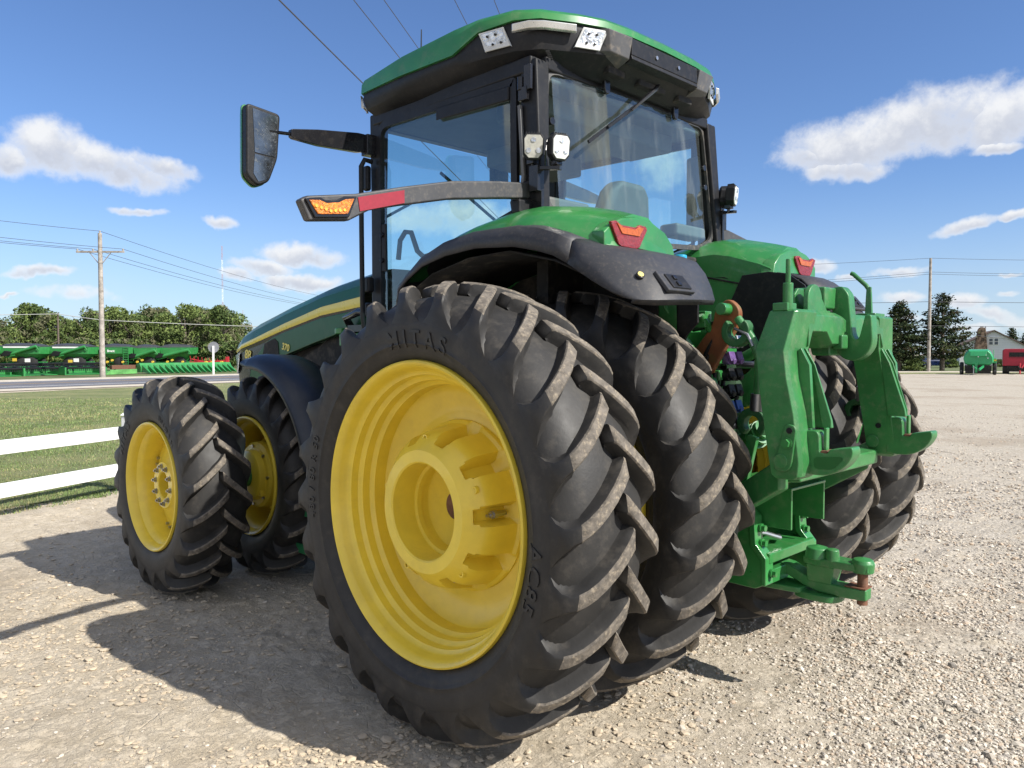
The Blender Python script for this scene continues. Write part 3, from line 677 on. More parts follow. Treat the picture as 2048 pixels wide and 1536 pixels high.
for s in (1, -1):
    P = [(.225, .925), (.13, .895), (.075, .84), (-.01, .685)]; m = MB()
    m.loft([[(x-.012, s*(y+.0), 3.415), (x-.028, s*(y+.018), 3.405), (x-.022, s*(y+.012), 3.372), (x-.012, s*(y), 3.365)] for x, y in P]); m.build('light_strip', pmat('brushed_light_strip', (.62, .62, .60), .28, .7, var=.08, vscale=6), roof, smooth=50, bevel=.004)
m = MB(); m.tube([(1.45, .55, 3.45), (1.44, .55, 3.50), (1.43, .55, 3.84)], [.012, .007, .0035], 8); m.build('antenna', M_BLK, roof)
m = MB(); m.box((.25, -.28, 3.55), (.07, .05, .03)); m.tube([(.25, -.28, 3.56), (.25, -.28, 3.585)], .014, 10); m.build('beacon_mount', M_STEEL, roof, bevel=.005)

# ---------------------------------------------------------------- cab structure
cabf = MB()
for s in (1, -1):
    # rear corner pillar: wide, slightly leaning
    cabf.loft([[(x0, s*y0, z), (x1, s*y0, z), (x1, s*y1, z), (x0, s*y1, z)] for z, x0, x1, y0, y1 in ((3.23, .09, .205, .77, .875), (2.80, .06, .19, .80, .885), (2.45, .035, .19, .82, .885), (2.29, .03, .25, .82, .885))])
    cabf.loft([[(x0, s*.80, z), (x1, s*.80, z), (x1, s*.875, z), (x0, s*.875, z)] for z, x0, x1 in ((3.24, 1.45, 1.56), (2.6, 1.47, 1.55), (2.0, 1.46, 1.55), (1.3, 1.42, 1.56))])
    cabf.box((.82, s*.845, 3.205), (1.4, .075, .085)); cabf.box((.85, s*.84, 1.30), (1.3, .09, .12))
cabf.box((.14, 0, 3.225), (.09, 1.58, .07)); cabf.box((1.52, 0, 3.20), (.08, 1.6, .10))
cab = cabf.build('cab_frame', M_BLK, TR, bevel=.012, smooth=35)
m = MB(); m.box((.8, 0, 3.17), (1.35, 1.56, .05)); m.box((.45, 0, 3.10), (.35, 1.3, .12)); m.box((1.25, -.35, 3.09), (.3, .7, .14)); m.build('headliner', M_HEADL, cab, bevel=.02)
m = MB(); m.box((.8, 0, 1.45), (1.45, 1.6, .06)); m.box((.11, 0, 1.85), (.08, 1.6, .80)); m.box((1.48, 0, 1.75), (.08, 1.56, .60)); m.build('cab_floor', M_DARK, cab)

def frame_poly(pts, t, plane, off, th, name, mat, parent, cur=None):
    """band of width t inside a closed outline; plane 'xz' at y=off or curved by cur(a,b)->third coord"""
    n = len(pts); c = (sum(p[0] for p in pts)/n, sum(p[1] for p in pts)/n); ins = []
    for i, p in enumerate(pts):
        a = pts[i-1]; b = pts[(i+1) % n]; e1 = Vector((p[0]-a[0], p[1]-a[1])).normalized(); e2 = Vector((b[0]-p[0], b[1]-p[1])).normalized()
        n1 = Vector((-e1.y, e1.x)); n2 = Vector((-e2.y, e2.x)); q = (n1+n2).normalized(); k = t/max(.35, q.dot(n1))
        cand = (p[0]+q.x*k, p[1]+q.y*k); c2 = (p[0]-q.x*k, p[1]-q.y*k)
        ins.append(cand if math.dist(cand, c) < math.dist(c2, c) else c2)
    def P(p, o):
        v = cur(*p) if cur else off
        return (p[0], v+o, p[1]) if plane == 'xz' else (v+o, p[0], p[1])
    m = MB(); A = [P(p, 0) for p in pts]; B = [P(p, 0) for p in ins]; C_ = [P(p, th) for p in ins]; D = [P(p, th) for p in pts]
    vs = A+B+C_+D; fs = []
    for i in range(n):
        j = (i+1) % n; fs += [(i, j, n+j, n+i), (n+i, n+j, 2*n+j, 2*n+i), (2*n+i, 2*n+j, 3*n+j, 3*n+i), (3*n+i, 3*n+j, j, i)]
    m.add(vs, fs); return m.build(name, mat, parent, smooth=35), ins
def rounded(pts, r, k=5):
    out = []; n = len(pts)
    for i, p in enumerate(pts):
        rr = r[i] if isinstance(r, (list, tuple)) else r
        a = Vector(pts[i-1]); b = Vector(pts[(i+1) % n]); p = Vector(p)
        if rr <= 0: out.append(tuple(p)); continue
        u = (a-p).normalized()*min(rr, (a-p).length*.45); v = (b-p).normalized()*min(rr, (b-p).length*.45)
        for j in range(k+1):
            t = j/k; out.append(tuple((p+u)*(1-t)**2+p*2*t*(1-t)+(p+v)*t*t))
    return out
# side doors
door = rounded([(1.475, 3.175), (.225, 3.16), (.215, 2.48), (.50, 2.40), (.80, 2.30), (1.05, 2.10), (1.20, 1.80), (1.24, 1.36), (1.475, 1.36)], [.12, .03, .05, .2, .2, .2, .3, .05, .05])
for s in (1, -1):
    fr, ins = frame_poly(door, .045, 'xz', s*.862, s*.022, 'door', M_BLK, TR)
    if s == -1: fr['label'] = 'right hand side window frame of the cab'
    m = MB(); m.add([(p[0]*.985+.013, s*.868, p[1]*.99+.026) for p in door], [tuple(range(len(door)))]); m.build('glass', M_GLASS, fr, smooth=0)
    if s == 1:
        m = MB(); m.loft([[(.27+t*.60-.0, .868, 3.075+t*.015+dz*(1 if t < .9 else .3)) if k < 2 else (.27+t*.60, .895, 3.075+t*.015+dz) for k, dz in enumerate((-.03, .045, .045, -.03))] for t in (0, .25, .5, .75, .93, 1)]); m.build('trim', M_BLK, fr, bevel=.008)
        m = MB(); m.tube([(1.30, .845, 2.30), (1.30, .83, 2.42), (1.26, .82, 2.47), (1.20, .82, 2.46), (1.14, .82, 2.34), (1.08, .82, 2.30), (.95, .82, 2.31), (.48, .83, 2.40)], .016, 10); m.build('inner_handle', M_BLK, fr)
        m = MB(); m.box((1.415, .875, 2.38), (.055, .012, .30)); mm = m.build('hinge', M_BLK, fr, bevel=.006)
        for z in (2.46, 2.30): b = MB(); b.cyl((1.415, .88, z), (1.415, .895, z), .016, 14); b.build('bolt', M_BLKG, mm)
        m = MB(); m.tube([(.175, .90, 3.14), (.175, .90, 3.07)], .019, 12); m.box((.155, .895, 3.05), (.06, .03, .07)); m.box((.125, .895, 3.13), (.05, .02, .13)); m.build('hinge', M_BLKG, fr, bevel=.004)
        m = MB(); m.bar((.185, .895, 3.00), (.150, .90, 2.62), .02, .022, (1, 0, 0)); m.bar((.15, .90, 2.63), (.16, .90, 2.57), .02, .022, (1, 0, 0)); m.build('gasket', pmat('grey_seal', (.12, .12, .12), .6, var=.1), fr, bevel=.005)
# rear window (bows backwards)
rw = rounded([(-.775, 3.215), (.775, 3.215), (.815, 2.80), (.845, 2.46), (.60, 2.37), (0, 2.33), (-.60, 2.37), (-.845, 2.46), (-.815, 2.80)], [.09, .09, 0, .12, .12, 0, .12, .12, 0])
curx = lambda y, z: .035+.075*(y/.8)**2+(z-2.8)*.085
fr, ins = frame_poly(rw, .030, 'yz', 0, -.02, 'rear_window', pmat('window_seal', (.045, .045, .045), .5, dirt=(DUST, .3, 30)), TR, cur=curx)
m = MB(); cl = [((y), z) for y, z in ins]
ysamp = np.linspace(-.82, .82, 17)
def clip_col(y):
    zs = []
    for i in range(len(cl)):
        (a, z0), (b, z1) = cl[i], cl[(i+1) % len(cl)]
        if (a-y)*(b-y) <= 0 and a != b: zs.append(z0+(z1-z0)*(y-a)/(b-a))
    return (min(zs), max(zs)) if len(zs) > 1 else None
cols = [(y, clip_col(y)) for y in ysamp if clip_col(y)]
g2 = [[(curx(y, lo+(hi-lo)*t)-.003, y, lo+(hi-lo)*t) for t in np.linspace(0, 1, 7)] for y, (lo, hi) in cols]
m.loft(g2, closed=False); m.build('glass', M_GLASSR, fr, smooth=80)
for y, z in ((.745, 2.93), (.74, 2.80), (-.745, 2.93), (-.74, 2.80)): b = MB(); x = curx(y, z); b.cyl((x, y, z), (x-.022, y, z), .020, 16); b.build('window_button', M_BLKG, fr, bevel=.003)
# rear wiper
m = MB(); m.tube([(-.02, -.06, 3.29), (-.02, -.02, 3.245), (-.015, .20, 3.08)], [.012, .014, .007], 8); m.tube([(-.015, .20, 3.08), (-.005, .34, 2.985)], .004, 6); wpr = m.build('wiper', M_BLKG, fr)
m = MB(); m.bar((.0, .14, 3.12), (-.012, .575, 2.835), .010, .018); m.bar((-.01, .22, 3.075), (-.022, .42, 2.94), .008, .014); m.build('blade', M_BLK, wpr)
# windscreen and its wiper
m = MB(); ws = [[(1.56+.07*(1-(y/.8)**2)-(.0 if z > 2 else 0), y, z) for z in (3.17, 2.8, 2.4, 2.06)] for y in np.linspace(-.79, .79, 9)]
m.loft(ws, closed=False); m.build('windscreen', M_GLASSF, TR, smooth=80)
m = MB(); m.bar((1.66, .20, 3.00), (1.66, -.55, 2.62), .012, .02); m.bar((1.67, .10, 2.95), (1.68, .72, 2.60), .012, .018); m.build('wiper', M_BLK, TR)
# ---- interior
m = MB(); m.box((.62, 0, 1.62), (.45, .50, .30)); 
m.loft([[(x, y*w, z) for y in (-1, -.55, .55, 1)]+[(x-.12, y*w*.9, z) for y in (1, .55, -.55, -1)] for x, w, z in ((.36, .25, 1.95), (.30, .27, 2.25), (.26, .25, 2.50), (.235, .20, 2.66), (.225, .13, 2.73))])
m.box((.58, 0, 1.86), (.50, .50, .14)); m.build('seat', M_SEAT, cab, bevel=.045, seg=4, smooth=60)
M_INT = pmat('interior_plastic', (.12, .125, .12), .6, var=.1)
m = MB(); m.box((.62, -.38, 2.10), (.55, .16, .16)); m.box((.80, -.40, 2.21), (.20, .12, .10)); m.build('console', M_INT, cab, bevel=.02)
for yy in (.60, -.60): m = MB(); m.box((.16, yy, 2.50), (.14, .34, .08)); m.build('rear_shelf', M_INT, cab, bevel=.02)
m = MB(); m.tube([(1.45, 0, 1.75), (1.20, 0, 2.15), (1.08, 0, 2.32)], [.07, .05, .03], 12); m.lathe([(-.012, .195), (0, .207), (.012, .195), (0, .183)], c=(0, 0, 0), n=32, closed=True, axis='z')
k0 = len(m.v)-128; rot = Matrix.Rotation(radians(-32), 3, 'Y')
m.v = m.v[:k0]+[tuple(rot @ Vector(p)+Vector((1.06, 0, 2.34))) for p in m.v[k0:]]
for a in (0, 2.1, 4.2): p = rot @ Vector((cos(a)*.19, sin(a)*.19, 0))+Vector((1.06, 0, 2.34)); m.bar((1.06, 0, 2.34), p, .03, .015)
m.build('steering_wheel', M_BLK, cab, smooth=50)
m = MB(); m.box((1.20, -.55, 2.50), (.03, .30, .22), Matrix.Rotation(radians(12), 3, 'Z')); m.tube([(1.22, -.55, 2.40), (1.2, -.56, 2.10)], .015, 8); m.bar((1.02, -.30, 2.30), (.98, -.28, 2.62), .05, .03); m.build('monitor', M_BLK, cab, bevel=.008)
m = MB(); m.box((1.42, -.15, 2.98), (.03, .24, .15), Matrix.Rotation(radians(18), 3, 'Z')); m.tube([(1.42, -.15, 3.04), (1.45, -.15, 3.14)], .01, 8); im = m.build('inner_mirror', M_BLK, cab, bevel=.012)
m = MB(); m.box((1.402, -.155, 2.98), (.004, .20, .11), Matrix.Rotation(radians(18), 3, 'Z')); m.build('mirror_glass', M_MIRR, im)
m = MB(); m.box((.20, -.80, 2.75), (.10, .07, .55)); m.box((.22, .79, 2.75), (.08, .05, .5)); m.build('pillar_trim', M_HEADL, cab, bevel=.02)

# ---------------------------------------------------------------- side mirror on its arm
for s in (1, -1):
    m = MB(); m.loft([[(1.50, s*y, z0), (1.54, s*y, z0), (1.54, s*y, z1), (1.50, s*y, z1)] for y, z0, z1 in ((.95, 2.985, 3.095), (1.0, 2.975, 3.095), (1.28, 2.965, 3.060), (1.45, 2.975, 3.030), (1.465, 2.985, 3.025))]); m.box((1.51, s*.915, 3.03), (.07, .07, .13)); m.tube([(1.52, s*1.45, 3.002), (1.52, s*1.60, 2.99)], .011, 8); 
    ma = m.build('mirror_arm', M_BLKG if s > 0 else M_BLKG, TR, bevel=.006)
    out = [(1.525, 3.10), (1.735, 3.125), (1.74, 2.72), (1.675, 2.665), (1.60, 2.70), (1.545, 2.84)]
    out = rounded(out, .03); m = MB(); m.prism([(s*a, b) for a, b in out], 'x', 1.515, 1.60); mh = m.build('mirror_housing', M_BLK, ma, bevel=.012)
    m = MB(); m.loft([[(x, s*(1.63+(a-1.63)*k), 2.90+(b-2.90)*k) for a, b in out] for x, k in ((1.570, 1.03), (1.585, 1.03), (1.62, .90), (1.635, .72))]); m.build('mirror_shell', M_GREEN, mh, smooth=50)
    gp = [(1.545, 3.08), (1.700, 3.10), (1.690, 2.855), (1.563, 2.845)]; m = MB(); m.add([(1.512, s*a, b) for a, b in gp], [(0, 1, 2, 3)]); m.build('mirror_glass', M_MIRR, mh, smooth=0)
    gp = [(1.570, 2.835), (1.690, 2.845), (1.700, 2.735), (1.67, 2.69), (1.61, 2.715)]; m = MB(); m.add([(1.512, s*a, b) for a, b in gp], [(0, 1, 2, 3, 4)]); m.build('mirror_glass', M_MIRR, mh, smooth=0)
    # grab rail in front of the door
    m = MB(); m.tube([(1.50, s*.90, 2.93), (1.50, s*.955, 2.935), (1.51, s*.975, 2.89), (1.51, s*.975, 2.50), (1.505, s*.975, 1.95), (1.50, s*.97, 1.88), (1.50, s*.90, 1.86)], .0155, 10); gr = m.build('grab_rail', M_BLK, TR)
    m = MB(); m.box((1.52, s*.915, 2.15), (.06, .05, .10)); m.box((1.52, s*.915, 1.99), (.05, .06, .09)); m.box((1.54, s*.91, 2.83), (.05, .04, .16)); m.build('bracket', M_BLK, gr, bevel=.015)
# ---------------------------------------------------------------- folding signal arms
for s in (1, -1):
    top = [(2.215, 2.325), (2.18, 2.345), (1.95, 2.385), (1.70, 2.452), (1.42, 2.520), (1.12, 2.565), (.86, 2.594)]
    bot = [(.86, 2.515), (1.12, 2.480), (1.42, 2.435), (1.70, 2.370), (1.88, 2.325), (1.985, 2.268), (2.175, 2.245)]
    m = MB(); m.prism([(s*a, b) for a, b in top+bot], 'x', .115, .165); sa = m.build('signal_arm', pmat('arm_plastic', (.05, .05, .052), .5, var=.15, dirt=(DUST, .2, 40), bump=(300, .08)), TR, bevel=.009)
    m = MB(); m.tube([(.14, s*.875, 2.52), (.14, s*.875, 2.60)], .034, 18); m.loft([[(.10, s*.85, z), (.10, s*.985, z), (.16, s*.985, z), (.16, s*.85, z)] for z in (2.425, 2.495)]); m.build('arm_hinge', M_BLK, sa, bevel=.01)
    L = [(2.185, 2.325), (2.135, 2.330), (2.105, 2.322), (2.045, 2.333), (2.015, 2.350), (1.972, 2.358), (2.005, 2.290), (2.145, 2.272)]
    m = MB(); m.prism([(s*(a if i not in () else a), b) for i, (a, b) in enumerate([(2.200, 2.330), (2.13, 2.343), (2.105, 2.334), (2.05, 2.345), (2.015, 2.363), (1.955, 2.370), (1.995, 2.278), (2.155, 2.258)])], 'x', .102, .118); bz = m.build('bezel', M_BLKG, sa, bevel=.004)
    m = MB(); m.prism([(s*a, b) for a, b in L], 'x', .096, .106); m.build('turn_light', M_AMB, sa, bevel=.003)
    for k in range(7):
        yy = 2.155-k*.022; b = MB(); b.tube([(.097, s*yy, 2.292+abs(k-3)*.004), (.092, s*yy, 2.292+abs(k-3)*.004)], .0065, 10); b.build('led', pmat('amber_led', (.85, .42, .06), .2), sa)
    m = MB(); m.add([(.1135, s*a, b) for a, b in [(1.945, 2.370), (1.70, 2.435), (1.70, 2.378), (1.935, 2.312)]], [(0, 1, 2, 3)]); m.build('reflector', M_REFL, sa, smooth=0, solid=.002)
# ---------------------------------------------------------------- pillar work lights
def worklight(c, d, lit, s):
    d = Vector(d).normalized(); c = Vector(c); r = d.cross(Vector((0, 0, 1))).normalized(); u = r.cross(d)
    O = [(-.042, .030), (-.030, .047), (.030, .047), (.042, .030), (.040, -.030), (.022, -.050), (-.022, -.050), (-.040, -.030)]
    O = [(a*1.3, b*1.35) for a, b in O]; P = lambda k, o: [c+r*a*k+u*b*k+d*o for a, b in O]
    m = MB(); m.loft([P(.70, -.055), P(.95, -.045), P(1.0, 0), P(1.0, .008)]); w = m.build('work_light', M_BLK, TR, bevel=.004)
    for i in range(6): b = MB(); b.bar(c+r*(-.034+i*.0136)+u*.060-d*.045, c+r*(-.034+i*.0136)+u*.066-d*.005, .004, .014); b.build('fin', M_BLK, w)
    m = MB(); m.loft([P(.86, .006), P(.86, .013)]); l = m.build('lens', lit, w, bevel=.002)
    for a, b2 in ((-.025, -.022), (.025, -.022), (0, .030)): b = MB(); p = c+r*a+u*b2+d*.012; b.tube([p, p+d*.004], .013, 12); b.build('led', M_LAMP, l)
    m = MB(); m.tube([c-d*.03-u*.06, c-d*.03-u*.11], .010, 8); m.box(c-d*.03-u*.075, (.045, .045, .025)); m.build('bracket', M_BLKG, w, bevel=.004)
    return w
M_LENS = pmat('frosted_lens', (.42, .41, .36), .3, var=.15, vscale=40); M_LENSB = pmat('bright_lens', (.85, .84, .78), .15, .35, var=.1, vscale=60)
for s in (1, -1):
    worklight((.045, s*.94, 2.755), (-.72, s*.62, -.12), M_LENS, s); worklight((-.065, s*.86, 2.745), (-.95, s*.30, -.10), M_LENSB, s)
    m = MB(); m.bar((.08, s*.91, 2.655), (-.07, s*.86, 2.64), .03, .018); m.box((.06, s*.90, 2.60), (.06, .05, .13)); m.box((.08, s*.885, 2.44), (.10, .02, .20)); m.tube([(.0, s*.90, 2.66), (-.03, s*.93, 2.72), (-.02, s*.91, 2.78)], .005, 6); m.build('light_bracket', M_BLKG, TR, bevel=.005)
# ---------------------------------------------------------------- rear fenders
for s in (1, -1):
    # black flare: rows run along the tyre, columns from the inner edge to the outer lip
    low = [(.84, 1.215, 1.92), (.80, 1.22, 2.06), (.73, 1.22, 2.11), (.60, 1.22, 2.172), (.41, 1.22, 2.212), (.18, 1.22, 2.23), (-.09, 1.22, 2.212), (-.23, 1.22, 2.182), (-.34, 1.22, 2.150), (-.43, 1.22, 2.105)]
    up = [(.86, 1.175, 1.95), (.84, 1.18, 2.09), (.77, 1.18, 2.15), (.64, 1.18, 2.235), (.45, 1.18, 2.298), (.24, 1.18, 2.325), (-.08, 1.18, 2.322), (-.23, 1.18, 2.300), (-.34, 1.18, 2.262), (-.43, 1.18, 2.222)]
    m = MB(); rows = []
    for (a, b) in zip(low, up):
        mid = [(a[i]*.5+b[i]*.5) for i in range(3)]; mid[1] += .012
        rows.append([(b[0], s*(b[1]-.55), b[2]+.0), (b[0], s*(b[1]-.12), b[2]+.004), (b[0], s*(b[1]-.02), b[2]+.002), (b[0], s*(b[1]+.012), b[2]-.012), (mid[0], s*mid[1], mid[2]), (a[0], s*a[1], a[2])])
    m.loft(rows, closed=False); f1 = m.build('fender_flare', M_FEND, TR, smooth=40, solid=.012)
    # rear deck of the fender in black plastic
    rows = [
      [(-.435, .56, 2.225), (-.435, .85, 2.225), (-.435, 1.06, 2.226), (-.435, 1.15, 2.222), (-.435, 1.192, 2.208), (-.432, 1.205, 2.160), (-.43, 1.222, 2.105)],
      [(-.50, .56, 2.195), (-.50, .85, 2.195), (-.505, 1.04, 2.200), (-.505, 1.125, 2.195), (-.50, 1.18, 2.176), (-.50, 1.205, 2.125), (-.49, 1.222, 2.068)],
      [(-.60, .56, 2.175), (-.60, .80, 2.180), (-.605, 1.00, 2.178), (-.60, 1.10, 2.165), (-.59, 1.17, 2.135), (-.575, 1.205, 2.085), (-.555, 1.222, 2.030)],
      [(-.67, .56, 2.145), (-.68, .80, 2.150), (-.68, .98, 2.145), (-.675, 1.08, 2.125), (-.66, 1.155, 2.085), (-.64, 1.20, 2.030), (-.62, 1.220, 1.995)],
      [(-.725, .57, 2.085), (-.75, .80, 2.090), (-.76, .98, 2.080), (-.755, 1.07, 2.060), (-.735, 1.14, 2.025), (-.70, 1.19, 1.985), (-.67, 1.215, 1.970)],
      [(-.77, .59, 2.015), (-.80, .80, 2.015), (-.815, .97, 2.005), (-.81, 1.06, 1.990), (-.79, 1.12, 1.970), (-.75, 1.175, 1.955), (-.72, 1.205, 1.950)],
      [(-.80, .61, 1.955), (-.835, .80, 1.948), (-.85, .96, 1.940), (-.845, 1.05, 1.935), (-.82, 1.11, 1.932), (-.79, 1.16, 1.932), (-.76, 1.19, 1.935)],
      [(-.79, .61, 1.935), (-.82, .80, 1.925), (-.835, .96, 1.917), (-.83, 1.045, 1.912), (-.805, 1.10, 1.910), (-.775, 1.15, 1.912), (-.745, 1.18, 1.918)]]
    m = MB(); m.loft([[(x, s*y, z) for x, y, z in r] for r in rows], closed=False); f2 = m.build('fender_deck', M_FEND, TR, smooth=50, solid=.014)
    # switch pod let into the deck
    RY = Matrix.Rotation(radians(40), 3, 'Y'); nn = RY @ Vector((-1, 0, 0)); uu = RY @ Vector((0, 0, 1)); c0 = Vector((-.806, s*.955, 2.012))
    def onp(du, dv, dn): return c0+Vector((0, s*du, 0))+uu*dv+nn*dn
    m = MB(); m.box(onp(0, 0, .002), (.020, .205, .112), RY); pod = m.build('switch_panel', M_FEND, f2, bevel=.006)
    m = MB(); m.box(onp(-.008, -.004, .014), (.010, .140, .080), RY); sp = m.build('socket_cover', M_BLK, pod, bevel=.005)
    for dz in (.014, -.016): b = MB(); b.box(onp(.010, dz*1.2-.004, .021), (.012, .026, .024), RY); b.build('rocker_switch', M_BLKG, sp, bevel=.004)
    m = MB(); cb_ = Vector((-.742, s*1.118, 2.035)); nb_ = Vector((-.70, s*.30, .60)).normalized(); m.cyl(cb_-nb_*.02, cb_+nb_*.012, .019, 16); bt = m.build('button', M_BLKG, pod, bevel=.003)
    m = MB(); m.cyl(cb_+nb_*.010, cb_+nb_*.015, .014, 16); m.build('button_cap', pmat('pale_yellow_button', (.65, .55, .18), .4, dirt=((.1, .08, .05), .6, 90)), bt)
    # green upper fender with crest and lamp pod
    xs = [.80, .62, .40, .27, .12, 0, -.12, -.23, -.34, -.42, -.50, -.525]
    zo = [2.10, 2.22, 2.30, 2.322, 2.328, 2.328, 2.325, 2.304, 2.265, 2.238, 2.205, 2.19]
    zc = [2.12, 2.26, 2.37, 2.405, 2.43, 2.442, 2.445, 2.43, 2.405, 2.385, 2.36, 2.20]
    zi = [2.08, 2.22, 2.33, 2.37, 2.40, 2.42, 2.425, 2.405, 2.37, 2.345, 2.31, 2.19]
    rows = []
    for x, a, c_, i_ in zip(xs, zo, zc, zi):
        w = min(1, max(0, (.45-x)/.5)); yo = 1.165-.10*w*min(1, max(0, (-x-.15)/.3))
        rr = (c_-a); rows.append([(x, s*(yo+.012), a-.02), (x, s*yo, a+.004), (x, s*(yo-.045), a+rr*.42), (x, s*(yo-.12), a+rr*.78), (x, s*.84, c_), (x, s*.72, c_-.004), (x, s*.58, i_-.03), (x, s*.515, i_-.10), (x, s*.505, i_-.30), (x, s*.505, 1.62)])
    q_ = MB(); q_.prism([(.78, 1.62), (.78, 2.02), (.55, 2.14), (.2, 2.20), (-.2, 2.18), (-.42, 2.08), (-.42, 1.62)], 'y', s*.508, s*.518); q_.build('dark_well_panel', M_DARK, TR)  # added dark panel that blacks out the green wall inside the wheel well
    # rear face of the pod
    m = MB(); m.loft(rows, closed=False)
    last = rows[-2]
    gf = m.build('fender', M_GREEN, TR, smooth=30)
    m = MB(); O = [(1.075, 2.178), (1.078, 2.262), (1.03, 2.300), (.95, 2.335), (.84, 2.352), (.72, 2.345), (.60, 2.305), (.535, 2.25), (.51, 2.178)]
    m.loft([[(-.44, s*(a-.01), b) for a, b in O], [(-.505, s*(a-.004), b-.004) for a, b in O], [(-.518, s*a*.998, b-.012) for a, b in O]]); m.build('lamp_pod', M_GREEN, gf, bevel=.006)
    T = [(1.045, 2.300), (1.005, 2.308), (.965, 2.292), (.85, 2.292), (.825, 2.308), (.775, 2.304), (.768, 2.288), (.825, 2.203), (.85, 2.193), (.965, 2.195), (.985, 2.205)]
    m = MB(); m.prism([(s*a, b) for a, b in T], 'x', -.532, -.515); tl = m.build('tail_light', M_RED, gf, bevel=.004)
    m = MB(); m.prism([(s*a, b) for a, b in [(1.005, 2.298), (.955, 2.282), (.86, 2.282), (.835, 2.297), (.80, 2.294), (.835, 2.252), (.965, 2.252)]], 'x', -.537, -.530); m.build('turn_lens', pmat('orange_lens', (.42, .095, .02), .3, var=.3, vscale=80, dirt=(DUST, .08, 50)), tl, bevel=.002)
    # black inner rear wall (mudguard) and dark well
    m = MB(); m.prism([(-.33, 2.18), (-.50, 2.19), (-.62, 2.17), (-.72, 2.10), (-.80, 1.94), (-.62, 1.80), (-.48, 1.62), (-.12, 1.75)] if s < 0 else [(-.33, 2.10), (-.48, 2.08), (-.58, 2.03), (-.64, 1.95), (-.64, 1.86), (-.58, 1.80), (-.48, 1.62), (-.12, 1.75)], 'y', s*.500, s*.485) ; m.build('mudguard', M_BLK, gf, bevel=.003)
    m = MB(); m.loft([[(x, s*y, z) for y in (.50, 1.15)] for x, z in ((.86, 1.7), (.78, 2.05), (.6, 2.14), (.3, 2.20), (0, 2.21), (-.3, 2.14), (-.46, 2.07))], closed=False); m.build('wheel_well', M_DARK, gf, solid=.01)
# ---------------------------------------------------------------- hood
HX = [2.30, 2.62, 2.90, 3.20, 3.50, 3.80, 4.07, 4.30, 4.48, 4.58]
def hv(x, a): return float(np.interp(x, [2.30, 2.90, 3.50, 4.07, 4.30, 4.50, 4.60], a))
ZBt = [2.07, 2.02, 1.915, 1.80, 1.76, 1.715, 1.70]; ZTt = [2.145, 2.085, 1.968, 1.842, 1.795, 1.742, 1.715]; ZSh = [2.35, 2.27, 2.15, 2.02, 1.945, 1.86, 1.80]; YW = [.42, .42, .42, .42, .415, .37, .28]
m = MB(); rows = []
for x in HX:
    zt = hv(x, ZTt); zs = hv(x, ZSh); y = hv(x, YW); h = [(x, y, zt), (x, y-.02, zt+(zs-zt)*.45), (x, y-.075, zt+(zs-zt)*.78), (x, .25*y/.42, zs), (x, .15, zs+.02), (x, 0, zs+.022)]
    rows.append(h+[(a, -b, c) for a, b, c in h[-2::-1]])
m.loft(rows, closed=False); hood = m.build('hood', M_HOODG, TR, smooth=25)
for s in (1, -1):
    m = MB(); m.loft([[(x, s*(hv(x, YW)+.001), hv(x, ZTt)+.002), (x, s*(hv(x, YW)+.006), (hv(x, ZTt)+hv(x, ZBt))/2), (x, s*(hv(x, YW)+.001), hv(x, ZBt))] for x in HX], closed=False); m.build('stripe', M_YELS, hood, smooth=80)
    m = MB(); m.loft([[(x, s*(hv(x, YW)-.004), hv(x, ZBt)+.001), (x, s*(hv(x, YW)-.008), hv(x, ZBt)-.03)] for x in HX], closed=False); m.build('trim', M_BLKG, hood)
    def yb(x): return hv(x, YW)
    top = [(x, hv(x, ZBt)-.018) for x in (2.32, 2.6, 2.9, 3.2, 3.5, 3.70)]
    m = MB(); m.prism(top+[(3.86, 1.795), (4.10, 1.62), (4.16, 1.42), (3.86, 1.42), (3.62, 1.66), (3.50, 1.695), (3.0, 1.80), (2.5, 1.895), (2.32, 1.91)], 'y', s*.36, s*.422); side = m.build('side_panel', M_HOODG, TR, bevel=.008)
    m = MB(); m.prism([(3.58, 1.67), (3.60, 1.81), (3.66, 1.845), (3.84, 1.80), (3.88, 1.68), (3.84, 1.52)], 'y', s*.418, s*.427); m.build('side_grille', M_DARK, side)
    m = MB(); m.loft([[(3.74, s*.36, 1.83), (3.74, s*.418, 1.83), (3.88, s*.418, 1.775), (4.12, s*.418, 1.60), (4.18, s*.41, 1.40), (4.18, s*.30, 1.40)], [(4.20, s*.33, 1.745), (4.20, s*.415, 1.745), (4.22, s*.413, 1.70), (4.25, s*.41, 1.58), (4.28, s*.405, 1.35), (4.25, s*.30, 1.35)], [(4.47, s*.30, 1.71), (4.47, s*.375, 1.705), (4.47, s*.375, 1.66), (4.46, s*.37, 1.55), (4.42, s*.36, 1.15), (4.40, s*.25, 1.15)]]); m.build('nose_panel', M_BLKG, hood, smooth=30)
    m = MB(); m.prism([(4.30, 1.715), (4.44, 1.70), (4.46, 1.50), (4.36, 1.56), (4.30, 1.64)], 'y', s*.36, s*.413) if 0 else m.loft([[(4.36, s*.404, 1.72), (4.47, s*.382, 1.70), (4.50, s*.30, 1.70), (4.50, s*.30, 1.52), (4.475, s*.379, 1.52), (4.40, s*.400, 1.56)], [(4.37, s*.409, 1.715), (4.475, s*.387, 1.695), (4.515, s*.29, 1.69), (4.515, s*.29, 1.53), (4.48, s*.384, 1.53), (4.41, s*.405, 1.565)]]); m.build('headlight', M_LAMP, hood, bevel=.003)
m = MB(); m.box((4.36, 0, 1.40), (.25, .66, .62)); m.box((4.30, 0, .95), (.36, .60, .40)); m.build('front_grille', M_BLK, hood, bevel=.03)
